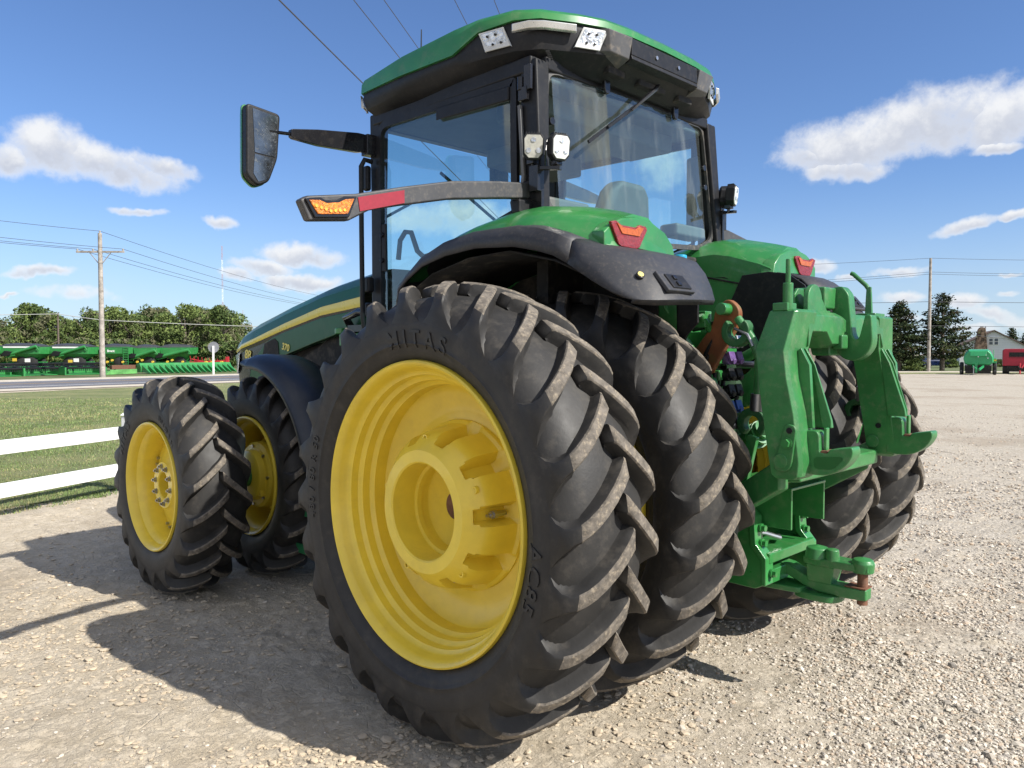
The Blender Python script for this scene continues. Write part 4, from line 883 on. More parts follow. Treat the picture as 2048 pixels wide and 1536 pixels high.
def side_text(t, size, x, z, y, mat, name='badge', sl=-.10, ext=.002):
    text_mesh(t, size, name, mat, TR, lambda a, b, c: Vector((x-a, y+c, z+b+a*sl*-1)), ext=ext, shear=.25, off=.0025)
side_text('370', .082, 3.47, 1.765, .4265, M_YELS, sl=.16); side_text('8R', .115, 4.17, 1.70, .4205, M_YELS, sl=.12)
# ---------------------------------------------------------------- chassis
m = MB(); m.box((3.2, 0, 1.45), (2.2, .62, .70)); m.box((3.1, 0, .98), (2.6, .44, .34)); m.box((2.3, 0, 1.55), (.5, .9, .6)); ch = m.build('engine_block', M_DARK, TR, bevel=.03)
m = MB(); m.box((1.75, .0, 1.55), (.42, .66, .75)); m.prism([(2.2, 1.60), (2.6, 1.88), (2.9, 1.84), (3.4, 1.66), (3.4, 1.55), (2.2, 1.35)], 'y', .30, .36); m.build('engine_cover', M_DARK, TR, bevel=.03)
m = MB(); m.tube([(2.42, .42, 1.86), (2.42, .50, 1.98), (2.22, .52, 2.02), (2.0, .52, 2.01)], .03, 10); m.box((2.15, .45, 1.90), (.5, .10, .05)); m.build('intake_pipe', M_BLKG, TR)
m = MB(); m.tube([(2.55, .46, 1.86), (2.55, .46, 1.91)], .05, 14); m.box((2.35, .40, 1.82), (.5, .10, .10)); m.build('filler_neck', M_GREEN, TR, bevel=.01)
m = MB(); m.prism([(-.46, .62), (-.46, 1.55), (-.25, 1.72), (1.9, 1.62), (1.9, .62), (.6, .50)], 'y', -.30, .30); m.cyl((0, -.34, ZR), (0, .34, ZR), .33, 32); m.build('transmission', pmat('shaded_housing_green', (.008, .045, .013), .6, dirt=((.02, .018, .015), .6, 9)), TR, bevel=.03)  # housing green darkened to paint in the darkness behind the hoses
m = MB(); m.cyl((0, -1.38, ZR), (0, 1.38, ZR), .052, 24); m.cyl((0, -.62, ZR), (0, .62, ZR), .15, 28); m.build('rear_axle', M_YEL, TR)
m = MB(); m.cyl((XF, -1.5, ZF), (XF, 1.5, ZF), .085, 20); m.box((XF, 0, ZF), (.22, 1.3, .20)); m.cyl((XF, .62, ZF), (XF, .80, ZF), .19, 24); m.cyl((XF, -.62, ZF), (XF, -.80, ZF), .19, 24); m.build('front_axle', M_GREEN2, TR, bevel=.02)
m = MB(); m.box((1.35, .62, 1.02), (1.3, .50, .62)); m.box((1.35, -.62, 1.02), (1.3, .50, .62)); m.build('fuel_tank', M_BLK, TR, bevel=.08, seg=4)
m = MB()
for k, z in enumerate((.26, .54, .82)): m.box((2.38, .74+.0*k, z), (.34, .30, .03)); m.box((2.38, .885, z+.02), (.36, .02, .07))
for dx in (-.17, .17): m.bar((2.38+dx, .885, .22), (2.38+dx, .885, 1.3), .02, .04, (1, 0, 0))
m.build('steps', pmat('step_green', (.02, .16, .06), .5), TR, bevel=.006)
# front fenders over the inner front wheels
for s in (1, -1):
    rows = []
    for i, a in enumerate(np.linspace(88, 172, 15)):
        r = .905+.085*(i/14)**.7; x = XF-cos(radians(180-a))*r if 0 else XF+cos(radians(a))*r; z = ZF+sin(radians(a))*r
        c, sn = cos(radians(a)), sin(radians(a)); tip = .035 if i == 0 else 0
        def off(k): return (c*k, sn*k)
        q = []
        for y, k in ((.58, -.01), (.66, .02), (.86, .028), (.95, .018), (1.00, -.012), (1.03, -.055), (1.032, -.085)):
            k = k*(1 if i > 0 else .5); q.append((x+c*k, s*y, z+sn*k))
        rows.append(q)
    m = MB(); m.loft(rows, closed=False); m.build('front_fender', M_FFEND, TR, smooth=45, solid=.012)
# ---------------------------------------------------------------- rear hitch
qc = MB()
for s in (1, -1):
    S = [(1.165, -1.12, -1.205, .625, .50), (1.18, -1.095, -1.225, .628, .47), (1.24, -1.085, -1.232, .63, .455), (1.45, -1.05, -1.205, .63, .45), (1.60, -1.03, -1.172, .63, .445), (1.72, -1.015, -1.158, .63, .42), (1.735, -1.015, -1.160, .625, .41), (1.895, -1.05, -1.178, .572, .37), (1.905, -1.06, -1.165, .56, .38)]
    qc.loft([[(xf, s*yo, z), (xr+.012, s*yo, z), (xr, s*(yo-.02), z), (xr, s*yi, z), (xf, s*yi, z)] for z, xf, xr, yo, yi in S])
    qc.loft([[(-1.03, s*y, zt), (-1.150, s*y, zt), (-1.172, s*y, zt-.02), (-1.172, s*y, zb+.02), (-1.12, s*y, zb), (-1.03, s*y, zb)] for y, zt, zb in ((.44, 1.903, 1.72), (.40, 1.903, 1.79), (.25, 1.903, 1.79), (.19, 1.903, 1.735), (.12, 1.903, 1.735), (-.012, 1.88, 1.76))])
    qc.prism([(-1.15, 1.725), (-1.165, 1.735), (-1.205, 1.66), (-1.285, 1.42), (-1.290, 1.385), (-1.20, 1.385), (-1.17, 1.60)], 'y', s*.440, s*.462)
    qc.prism([(-1.16, 1.725), (-1.175, 1.735), (-1.215, 1.66), (-1.235, 1.385), (-1.17, 1.385)], 'y', s*.50, s*.525)
    qc.prism([(-1.17, 1.735), (-1.215, 1.66), (-1.290, 1.42), (-1.290, 1.385), (-1.25, 1.385), (-1.205, 1.62), (-1.165, 1.70)], 'y', s*.462, s*.470)
quick = qc.build('quick_coupler', M_GREEN2, TR, bevel=.008, smooth=30)
for s in (1, -1):
    H = rounded([(-1.19, 1.375), (-1.255, 1.378), (-1.268, 1.36), (-1.272, 1.285), (-1.305, 1.283), (-1.312, 1.300), (-1.41, 1.318), (-1.415, 1.285), (-1.385, 1.235), (-1.33, 1.195), (-1.27, 1.183), (-1.19, 1.19)], [.01, .012, .01, .008, .008, .01, .012, .03, .04, .05, .04, .01], 4)
    m = MB(); m.prism(H, 'y', s*.455, s*.540); hk = m.build('lower_hook', M_GREEN2, quick, bevel=.006)
    m = MB(); m.prism(rounded([(-1.245, 1.262), (-1.365, 1.275), (-1.375, 1.262), (-1.33, 1.215), (-1.25, 1.212)], .02), 'y', s*.538, s*.5415); m.build('hook_recess', pmat('dark_green_recess', (.008, .10, .016), .5), hk)
    m = MB(); m.box((-1.290, s*.497, 1.2875), (.030, .080, .012)); m.build('worn_seat', M_RUST, hk, bevel=.003)
    m = MB(); m.box((-1.284, s*.50, 1.34), (.014, .03, .10)); m.build('latch', M_GREEN, hk, bevel=.004)
    # clamp plate with bolt
    pl = rounded([(-1.105, 1.20), (-1.19, 1.20), (-1.215, 1.40), (-1.165, 1.41)], [.05, .045, .03, .03], 5)
    if s == 1:
        m = MB(); m.prism(pl, 'y', .628, .642); cp = m.build('clamp_plate', M_GREEN2, quick, bevel=.005)
        b = MB(); b.hexb((-1.172, .64, 1.325), (-1.172, .662, 1.325), .019); b.cyl((-1.172, .64, 1.325), (-1.172, .646, 1.325), .026, 18); b.build('bolt', M_GREEN, cp)
        b = MB(); b.cyl((-1.145, .64, 1.245), (-1.145, .647, 1.245), .032, 24); b.build('pin', M_GREEN2, cp, bevel=.003)
        b = MB(); b.cyl((-1.185, .64, 1.38), (-1.185, .648, 1.38), .013, 14); b.build('bolt', M_BLK, cp)
    else:
        b = MB(); b.cyl((-1.12, -.455, 1.245), (-1.12, -.446, 1.245), .034, 24); b.build('pin', M_GREEN2, quick, bevel=.004)
        b = MB(); b.cyl((-1.15, -.455, 1.33), (-1.15, -.446, 1.33), .014, 14); b.build('bolt', M_BLK, quick)
# top hook
K = rounded([(-1.10, 2.03), (-1.148, 2.035), (-1.180, 1.995), (-1.200, 1.80), (-1.215, 1.775), (-1.232, 1.785), (-1.258, 1.895), (-1.287, 1.893), (-1.298, 1.755), (-1.265, 1.700), (-1.215, 1.672), (-1.15, 1.685), (-1.115, 1.74), (-1.10, 1.80)], [.01, .015, .02, .02, .015, .02, .012, .012, .05, .06, .05, .04, .02, .01], 5)
m = MB(); m.prism(K, 'y', -.035, .035); tk = m.build('top_hook', M_GREEN2, quick, bevel=.007)
m = MB(); m.box((-1.04, .06, 1.975), (.16, .20, .105)); m.box((-1.08, -.06, 1.975), (.10, .10, .09)); m.prism([(-.99, 1.88), (-1.13, 1.88), (-1.13, 1.70), (-1.04, 1.70)], 'y', -.10, .12); m.box((-1.165, .085, 1.765), (.05, .07, .07)); m.build('top_block', M_GREEN2, quick, bevel=.010)
E_ = [(.36, 1.90)]+[(.285+cos(a)*.075, 1.955+sin(a)*.075) for a in np.linspace(pi*.05, pi*.95, 10)]+[(.14, 1.90)]
m = MB(); m.prism(E_, 'x', -1.13, -1.105); m.prism([(.345, 1.90), (.345, 1.985), (.31, 2.015), (.25, 2.015), (.25, 1.90)], 'x', -1.06, -1.045); m.box((-1.09, .27, 1.905), (.11, .24, .012)); m.build('ear_plate', M_GREEN2, quick, bevel=.008)
# release handles
m = MB(); m.tube([(-1.12, .54, 1.90), (-1.12, .54, 2.02)], .0225, 12); m.tube([(-1.12, .54, 2.02), (-1.12, .54, 2.125)], .0115, 10); m.box((-1.10, .53, 1.915), (.07, .09, .035)); m.build('release_handle', M_GREEN2, quick, bevel=.004)
m = MB(); m.tube([(-1.06, -.54, 2.05), (-1.04, -.54, 2.08), (-.97, -.545, 2.145), (-.955, -.545, 2.152)], .0125, 10); m.loft([[(-1.045, -.55, 1.905), (-1.085, -.53, 1.905), (-1.085, -.51, 1.905), (-1.045, -.51, 1.905)], [(-1.045, -.55, 2.07), (-1.07, -.545, 2.07), (-1.07, -.53, 2.07), (-1.045, -.53, 2.07)]]); m.box((-1.07, -.53, 1.915), (.10, .14, .02)); m.build('release_handle', M_GREEN2, quick, bevel=.004)
m = MB(); m.loft([[(-1.06, y, 1.21), (-1.15, y, 1.20), (-1.15, y, 1.13), (-1.06, y, 1.12)] for y in (.455, -.455)]); m.build('cross_tube', M_GREEN2, quick, bevel=.01)
# lower links, lift rods, rockers
for s in (1, -1):
    m = MB(); m.loft([[(x, s*(y+.03), z+h), (x-.02, s*(y-.03), z+h), (x-.02, s*(y-.03), z-h), (x, s*(y+.03), z-h)] for x, y, z, h in ((-.22, .34, .66, .05), (-.50, .38, .80, .055), (-.85, .44, 1.02, .07), (-1.08, .49, 1.17, .075))]); ll = m.build('lower_link', M_GREEN2, TR, bevel=.012)
    yl = .0 if s > 0 else .30; xl = .0 if s > 0 else -.04
    m = MB(); m.tube([(-.80+xl, s*(.40+yl), 1.88), (-.88+xl, s*(.41+yl), 1.78), (-.93+xl, s*(.415+yl), 1.68)], [.020, .022, .024], 12); m.tube([(-.93+xl, s*(.415+yl), 1.68), (-.93+xl, s*(.42+yl), 1.45)], .030, 14); lr = m.build('lift_rod', M_GREEN2, TR)
    m = MB(); m.tube([(-.925+xl, s*(.42+yl), 1.52), (-.92+xl, s*(.42+yl), 1.44)], .038, 20); m.build('boot', M_STEEL, lr)
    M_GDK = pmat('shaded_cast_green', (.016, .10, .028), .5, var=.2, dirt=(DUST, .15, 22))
    def fork(c, up, name):
        c = Vector(c); m = MB()
        o = [c+Vector((cos(a)*.075*1.0, 0, sin(a)*.075*up)) for a in np.linspace(radians(-50), radians(230), 16)]; i_ = [c+Vector((cos(a)*.038, 0, sin(a)*.038*up)) for a in np.linspace(radians(-50), radians(230), 16)]
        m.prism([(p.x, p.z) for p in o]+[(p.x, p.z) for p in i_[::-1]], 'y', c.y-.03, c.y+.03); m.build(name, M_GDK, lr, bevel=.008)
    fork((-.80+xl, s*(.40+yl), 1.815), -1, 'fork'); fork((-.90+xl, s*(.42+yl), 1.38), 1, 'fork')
    m = MB(); m.bar((-.90+xl, s*(.42+yl), 1.32), (-.84+xl, s*(.42+yl), 1.06), .05, .03, (0, 1, 0)); m.build('link_strap', M_GREEN, lr, bevel=.004)
    m = MB(); m.prism(rounded([(-.30, 1.52), (-.45, 1.60), (-.655, 1.86), (-.665, 1.93), (-.735, 1.985), (-.80, 1.93), (-.795, 1.86), (-.70, 1.70), (-.55, 1.46), (-.40, 1.38)], [.03, .03, .03, .03, .05, .05, .03, .05, .05, .05], 4), 'y', s*.345, s*.385); ra = m.build('rocker_arm', M_PIVOT if s > 0 else M_GREEN2, TR, bevel=.008)
    m = MB(); m.cyl((-.735, s*.30, 1.925), (-.735, s*.45, 1.925), .030, 20); m.build('pin', M_GREEN, ra, bevel=.004)
    m = MB(); m.tube([(-.80, s*.43, 1.83), (-.87, s*.435, 1.80), (-.90, s*.435, 1.745)], .007, 6); m.build('chain', M_STEEL, lr)
m = MB(); m.tube([(-.66, .24, 1.68), (-.62, .44, 1.90)], .018, 12); m.box((-.60, .40, 1.88), (.08, .06, .08)); m.tube([(-.45, .50, 1.95), (-.66, .40, 1.58)], .017, 12); m.tube([(-.66, .40, 1.56), (-.66, .44, 1.56)], .038, 16); m.build('lever', M_GREEN, TR, bevel=.004)
m = MB(); m.tube([(-.45, 0, 1.60), (-1.0, .02, 1.88)], .03, 14); m.build('top_link', M_GREEN2, TR)
# hydraulic valve stack
m = MB(); m.box((-.60, .13, 1.50), (.02, .13, .62)); m.box((-.50, .22, 1.52), (.20, .24, .60)); vs_ = m.build('hydraulic_valves', M_GREEN, TR, bevel=.004)
cm = [M_LAMP, M_PURP, M_BLK, M_BLK, pmat('dark_blue_cap', (.02, .06, .25), .4), M_BLK]
for k in range(6):
    z = 1.765-k*.082; b = MB(); b.box((-.62, .26, z), (.10, .17, .05)); blk = b.build('valve_block', M_GREEN, vs_, bevel=.006)
    for j in (0, 1):
        b = MB(); b.cyl((-.66, .285-.075*j, z), (-.70, .285-.075*j, z), .030, 16); b.box((-.705, .285-.075*j, z+.012), (.014, .055, .05), Matrix.Rotation(radians(18), 3, 'Y')); b.tube([(-.69, .285-.075*j, z), (-.725, .285-.075*j, z-.014)], [.022, .015], 10); b.build('coupler_cap', cm[k] if not (k == 0 and j == 1) else M_STEEL, blk, bevel=.003)
m = MB(); m.cyl((-.66, .15, 1.655), (-.78, .13, 1.652), .018, 12); pn_ = m.build('hose_tip', M_STEEL, vs_)
m = MB(); m.tube([(-.78+.045*(1-cos(a))*-1, .13+.02*sin(a), 1.645+.018*sin(a)) for a in np.linspace(0, 2*pi, 14)], .005, 6); m.cyl((-.77, .131, 1.652), (-.795, .13, 1.652), .014, 10); m.build('pull_ring', pmat('orange_cord', (.7, .16, .10), .5), pn_)
rs = random.Random(3)
for k in range(16):
    y0 = .10+rs.random()*.25; z0 = 1.35+rs.random()*.5; P = [(-.50, y0, z0), (-.58-rs.random()*.12, y0+.05, z0+.02), (-.62, y0+.12*rs.random(), z0-.12), (-.45, y0-.05, z0-.32), (-.30, y0*.6, z0-.45)]
    Q = []
    for i in range(len(P)-1):
        for t in (0, .33, .66): Q.append(tuple(P[i][j]*(1-t)+P[i+1][j]*t for j in range(3)))
    m = MB(); m.tube(Q+[P[-1]], .011, 8); m.build('hose', M_BLK, TR, smooth=80)
m = MB(); m.box((-.40, .40, 1.98), (.12, .10, .34)); m.box((-.36, .16, 1.83), (.06, .20, .05)); m.box((-.42, .30, 1.80), (.10, .30, .04)); m.build('rear_bracket', M_GREEN, TR, bevel=.006)
m = MB(); m.cyl((-.52, .47, 2.135), (-.52, .47, 2.17), .026, 20); m.cyl((-.52, .47, 2.165), (-.52, .47, 2.20), .032, 20); m.build('coolant_cap', M_BLUE, TR, bevel=.005)
m = MB(); m.box((.03, 0, 2.05), (.10, .98, .50)); m.box((.06, 0, 2.27), (.12, 1.5, .10)); m.build('rear_cowl', M_DARK, TR, bevel=.02)
m = MB(); m.tube([(-.55, .12, 1.18), (-.80, .22, 1.30), (-.86, .24, 1.34)], [.045, .045, .05], 16); m.cyl((-.80, .215, 1.295), (-.815, .225, 1.302), .065, 20); m.cyl((-.83, .23, 1.315), (-.845, .236, 1.323), .06, 20); m.build('pto_stub', M_GREEN, TR)
m = MB(); m.bar((-.74, .50, 1.22), (-.86, .40, 1.02), .04, .014); m.tube([(-.80, .50, 1.14), (-.80, .53, 1.14), (-.82, .54, 1.04)], .014, 8); m.build('sway_block', M_GREEN, TR, bevel=.004)
# ---------------------------------------------------------------- drawbar frame
m = MB()
for s in (1, -1):
    m.prism(rounded([(-.20, .56), (-.84, .545), (-.895, .575), (-.895, .70), (-.835, .765), (-.825, .90), (-.765, .955), (-.765, 1.02), (-.20, 1.05)], .012, 2), 'y', s*.245, s*.275)
    m.prism(rounded([(-.875, .57), (-.900, .57), (-.900, .705), (-.845, .77), (-.835, .905), (-.775, .955), (-.775, 1.02), (-.75, 1.02), (-.75, .95), (-.805, .895), (-.815, .76), (-.875, .69)], .006, 2), 'y', s*.205, s*.285)
m.box((-.80, 0, .715), (.20, .50, .022)); m.box((-.894, 0, .70), (.02, .50, .05)); m.box((-.82, .13, .60), (.14, .22, .07))
df = m.build('drawbar_frame', M_GREEN, TR, bevel=.006)
for s in (1, -1):
    for x, z in ((-.785, .96), (-.845, .845), (-.85, .77), (-.905, .63)):
        b = MB(); b.hexb((x, s*.235, z), (x-.028, s*.235, z), .017) ; b.cyl((x, s*.235, z), (x-.010, s*.235, z), .022, 16); b.build('bolt', M_GREEN, df)
m = MB(); m.box((-.79, 0, 1.045), (.39, .39, .014)); m.box((-.79, .183, .945), (.385, .014, .20)) ; m.box((-.79, -.183, .945), (.385, .014, .20)); m.build('pto_shield', M_GREEN, TR, bevel=.004)
m = MB(); m.box((-.84, .06, 1.0535), (.09, .13, .002)); m.build('warning_label', pmat('worn_label', (.55, .40, .16), .6, var=.5, vscale=60, dirt=((.6, .6, .58), .8, 40)), TR)
m = MB(); m.cyl((-.60, .05, .88), (-.78, .05, .88), .03, 16); m.tube([(-.70, .18, .80), (-.80, .10, .79), (-.84, .02, .76), (-.80, -.05, .75)], .012, 8); m.build('pto_shaft', M_STEEL, TR)
m = MB(); m.loft([[(x, .048, z+.028), (x, -.048, z+.028), (x, -.048, z-.028), (x, .048, z-.028)] for x, z in ((-.45, .625), (-.80, .625), (-.90, .610), (-.98, .575), (-1.06, .555), (-1.20, .552))]+[[(-1.285, .035, .58), (-1.285, -.035, .58), (-1.285, -.035, .525), (-1.285, .035, .525)]]); db = m.build('drawbar', M_GREEN2, TR, bevel=.008)
m = MB(); m.box((-1.235, 0, .584), (.10, .085, .006)); m.build('rust_patch', M_RUST, db)
m = MB(); m.loft([[(-1.00, .05, .575), (-1.00, -.05, .575), (-1.12, -.05, .575), (-1.12, .05, .575)], [(-1.00, .06, .665), (-1.00, -.06, .665), (-1.14, -.06, .665), (-1.14, .06, .665)]]); m.loft([[(x, .065*w, .70), (x, -.065*w, .70), (x, -.065*w, .662), (x, .065*w, .662)] for x, w in ((-.98, .8), (-1.05, 1.1), (-1.2, .8), (-1.295, .62))])
m.lathe([(.655, .001), (.655, .05), (.70, .055), (.72, .045), (.73, .001)], c=(-1.255, 0, 0), n=24, axis='z'); m.lathe([(.69, .001), (.69, .06), (.745, .052), (.758, .001)], c=(-1.04, .02, 0), n=20, axis='z'); m.lathe([(.69, .001), (.69, .035), (.75, .03), (.755, .001)], c=(-1.12, .03, 0), n=16, axis='z')
hs = m.build('hammer_strap', M_GREEN2, db, bevel=.006)
m = MB(); m.add([(-1.305, .018, .705), (-1.305, -.022, .705), (-1.305, -.022, .685), (-1.305, .018, .685)], [(0, 1, 2, 3)]); m.build('tag', M_WHITE, hs, smooth=0, solid=.003)
m = MB(); m.cyl((-1.255, 0, .50), (-1.255, 0, .665), .0245, 20); m.build('hitch_pin', M_RUST, db)
m = MB(); m.prism(rounded([(-.93, -.09), (-1.16, -.09), (-1.16, .09), (-.93, .09)], .085, 6), 'z', .49, .525); m.prism(rounded([(-.70, -.13), (-.99, -.10), (-.99, .10), (-.70, .13)], .03, 3), 'z', .515, .545); m.build('drawbar_support', M_GREEN2, TR, bevel=.012)
# ================================================================ SURROUNDINGS
def face_rot(v): return math.atan2(v.y, v.x)
RD = face_rot(rd); RR = face_rot(Rv)
def RU(u): return RR-math.atan((u-1024)/FPX)
def thing(name, loc, rot, label, cat, group=None):
    o = empty(name, loc); o.rotation_euler = (0, 0, rot); return tag(o, label, cat, group)
# ---- white rail fence
f0, f1 = at(0, 8.1), at(225, 9.5); fd = (f1-f0).normalized(); fn_ = Vector((-fd.y, fd.x, 0))
fe = thing('rail_fence', at(246, 9.62), face_rot(fd), 'white two rail fence along the edge of the lawn', 'fence')
for z in (.31, .755):
    m = MB(); m.box((-3.4, 0, z), (7.4, .038, .148)); m.build('rail', M_WHITE, fe, bevel=.006)
for x in (.16, -2.28, -4.72, -7.1): m = MB(); m.box((x, .075, .46), (.125, .125, .95)); m.prism([(x-.075, .95), (x+.075, .95), (x, .99)], 'y', 0, .15); m.build('post', M_WHITE, fe, bevel=.006)

# ---- poles and wires
M_WIRE = pmat('wire', (.05, .05, .055), .6); M_INS = pmat('insulator', (.35, .33, .30), .3)
def pole(u, d, h, r, label, arm=0, group='utility poles', mat=None, arm_rot=RD+pi/2):
    t = thing('utility_pole', at(u, d), 0, label, 'pole', group)
    m = MB(); m.tube([(0, 0, -.2), (0, 0, h*.5), (0, 0, h)], [r, r*.86, r*.7], 14); m.build('shaft', mat or M_WOOD, t)
    if arm:
        m = MB(); c, s = cos(arm_rot), sin(arm_rot); z = h-1.35
        m.bar((-c*arm, -s*arm, z), (c*arm, s*arm, z), .11, .13); a = m.build('crossarm', M_WOOD, t)
        for k in (-1, 1): b = MB(); b.bar((c*arm*.45*k, s*arm*.45*k, z-.05), (0, 0, z-1.0), .04, .05); b.build('brace', M_WOOD, t)
        for k in (-.95, -.3, .95): b = MB(); b.tube([(c*arm*k, s*arm*k, z+.06), (c*arm*k, s*arm*k, z+.22)], [.05, .07], 8); b.build('insulator', M_INS, a)
        b = MB(); b.tube([(0, 0, h), (0, 0, h+.18)], [.05, .07], 8); b.build('insulator', M_INS, t)
    return t
def wire(pts, r, name='power_line', label=None, sag=.012, n=14, group='overhead wires', mat=None):
    m = MB(); Q = []
    for i in range(len(pts)-1):
        a, b = Vector(pts[i]), Vector(pts[i+1]); L = (b-a).length
        for k in range(n): t = k/n; p = a.lerp(b, t); p.z -= 4*t*(1-t)*L*sag; Q.append(p)
    Q.append(Vector(pts[-1])); m.tube(Q, r, 5); o = m.build(name, mat or M_WIRE, smooth=60); tag(o, label, 'wire', group); return o
pole(205, 58, 10.5, .20, 'tall weathered wooden pole with a crossarm beside the road, left', arm=1.75, arm_rot=RR)
pole(740, 140, 10.6, .2, 'wooden pole with a crossarm far along the road behind the hood', arm=1.6, arm_rot=RR)
pole(504, 175, 8.2, .22, 'small far off wooden pole with a crossarm just past the tractor nose', arm=2.6, arm_rot=RR)
pole(118, 100, 6.9, .13, 'short brown pole carrying a cable in front of the trees', mat=pmat('dark_wood', (.13, .10, .08), .85, var=.2))
pole(1857, 78, 11.1, .17, 'tall bare grey pole between the two cedars, right')
def sidep(u, d, h, off): return at(u, d, h)+Rv*off
wire([at(-700, 40, 11), at(205, 58, 10.65), at(740, 140, 10.8)], .016, label='topmost wire on the pole beside the road'); zA = 9.35
for off, nm in ((-1.66, 'left'), (-.5, 'middle'), (1.66, 'right')):
    wire([sidep(-700, 40, 9.8, off), sidep(205, 58, zA, off), sidep(740, 140, 9.4, off)], .016, label='wire on the %s insulator of the roadside crossarm' % nm)
wire([at(-500, 92, 6.2), at(118, 99.8, 6.75), at(205, 100, 6.0), at(620, 106, 5.2)], .045, mat=pmat('pale_cable', (.42, .42, .40), .6), label='thick low cable strung across in front of the trees', sag=.004)
wire([at(1000, 90, 11.6), at(1857, 78, 11.1), at(2700, 74, 11.2)], .016, label='topmost wire on the pole between the cedars')
for k, (z, l) in enumerate(((9.75, 'upper'), (9.55, 'lower'))): wire([at(1000, 90, 8.9-k*.35), at(1857, 78, z), at(2700, 74, 9.9-.25*k)], .016, label='%s wire of the pair below the top of the cedar side pole' % l)
wire([at(1300, 84, 7.0), at(1857, 78, 6.85), at(2700, 74, 6.6)], .022, label='wire halfway up the pole between the cedars', sag=.004)
wire([at(1300, 84, 4.9), at(1857, 78, 4.5), at(2700, 74, 4.2)], .020, label='low wire passing in front of the house chimney', sag=.003)
wire([at(1857, 78, 4.45), at(2120, 108, 3.4)], .022, label='sagging service wire running down to the house', sag=.01)
# overhead line crossing above the cab
vd = (Fv*1.0+Rv*((1270-1024)/FPX)); vd = Vector((vd.x, vd.y, 0)).normalized(); vr = Vector((vd.y, -vd.x, 0))
for (sl_, r_, lab) in ((1.0, .017, 'thickest wire, leftmost of the five over the cab'), (1.263, .010, 'second wire from the left over the cab'), (1.414, .009, 'middle wire of the five over the cab'), (1.96, .008, 'fourth wire from the left over the cab'), (2.5, .008, 'rightmost wire of the five over the cab')):
    b_ = 7.6; a_ = b_/sl_; q = [CAM-vr*a_+vd*t for t in (-12, 128)]; wire([(p.x, p.y, CAM.z+b_+(.0 if i else .0)) for i, p in enumerate(q)], r_, label=lab, sag=.0, group='wires over the cab')
pole(1186, 128, 9.6, .2, 'wooden pole hidden behind the cab that ends the overhead wires', arm=7.6, arm_rot=face_rot(vr)) if 0 else None
# ---- radio masts
for u, d, h, seg, lab in ((447, 400, 56, 8, 'tall thin red and white radio mast beyond the trees'), (487, 800, 46, 4, 'faint second mast far beyond the trees')):
    t = thing('radio_mast', at(u, d), 0, lab, 'mast')
    for k in range(seg):
        m = MB(); z0, z1 = h*k/seg, h*(k+1)/seg; w = .55
        for a in range(3):
            x, y = cos(a*2.094)*w*.6, sin(a*2.094)*w*.6; m.tube([(x, y, z0), (x, y, z1)], .055, 5)
        for j in range(6):
            a = j*2.094; zz = z0+(z1-z0)*j/6; m.tube([(cos(a)*w*.6, sin(a)*w*.6, zz), (cos(a+2.094)*w*.6, sin(a+2.094)*w*.6, zz+(z1-z0)/6)], .06, 4)
        m.build('mast_section', pmat('mast_red', (.40, .24, .22), .7) if k % 2 else pmat('mast_white', (.75, .76, .8), .7), t)
# ---- round sign seen from behind
t = thing('round_sign', at(427, 66), RR, 'round grey road sign seen from behind on a white post', 'sign')
m = MB(); m.box((0, 0, 1.15), (.13, .10, 2.5)); m.build('post', M_WHITE, t)
m = MB(); m.lathe([(-.01, .001), (-.01, .46), (.01, .46), (.01, .001)], c=(0, .07, 2.28), n=40); m.build('plate', pmat('sign_back', (.26, .27, .29), .5, .3, var=.1), t)

# ---- trees
LEAF = [pmat('leaf_%s' % n, c, .8, var=.25, vscale=.7, spec=.12) for n, c in (('mid', (.110, .150, .045)), ('light', (.150, .195, .060)), ('dark', (.070, .105, .036)), ('dry', (.155, .155, .088)))]
CED = [pmat('needle_%s' % n, c, .8, var=.25, vscale=.9, spec=.12) for n, c in (('mid', (.040, .060, .026)), ('light', (.085, .105, .045)), ('dark', (.014, .026, .012)), ('brown', (.075, .060, .035)))]
M_BARK = pmat('bark', (.16, .13, .105), .9, var=.3, bump=(12, .6))
def leaf_quads(P, size, rg, flat=.0, up=None):
    n = len(P); a = rg.normal(size=(n, 3)); a /= np.linalg.norm(a, axis=1)[:, None]; b = rg.normal(size=(n, 3)); b[:, 2] *= (1-flat); b -= a*(a*b).sum(1)[:, None]; b /= np.linalg.norm(b, axis=1)[:, None]
    s = size*rg.uniform(.6, 1.35, (n, 1)); A, B = a*s, b*s*rg.uniform(.45, .9, (n, 1))
    return np.stack([P-A, P-B*.9+A*.15, P+A, P+B], 1).reshape(-1, 3)
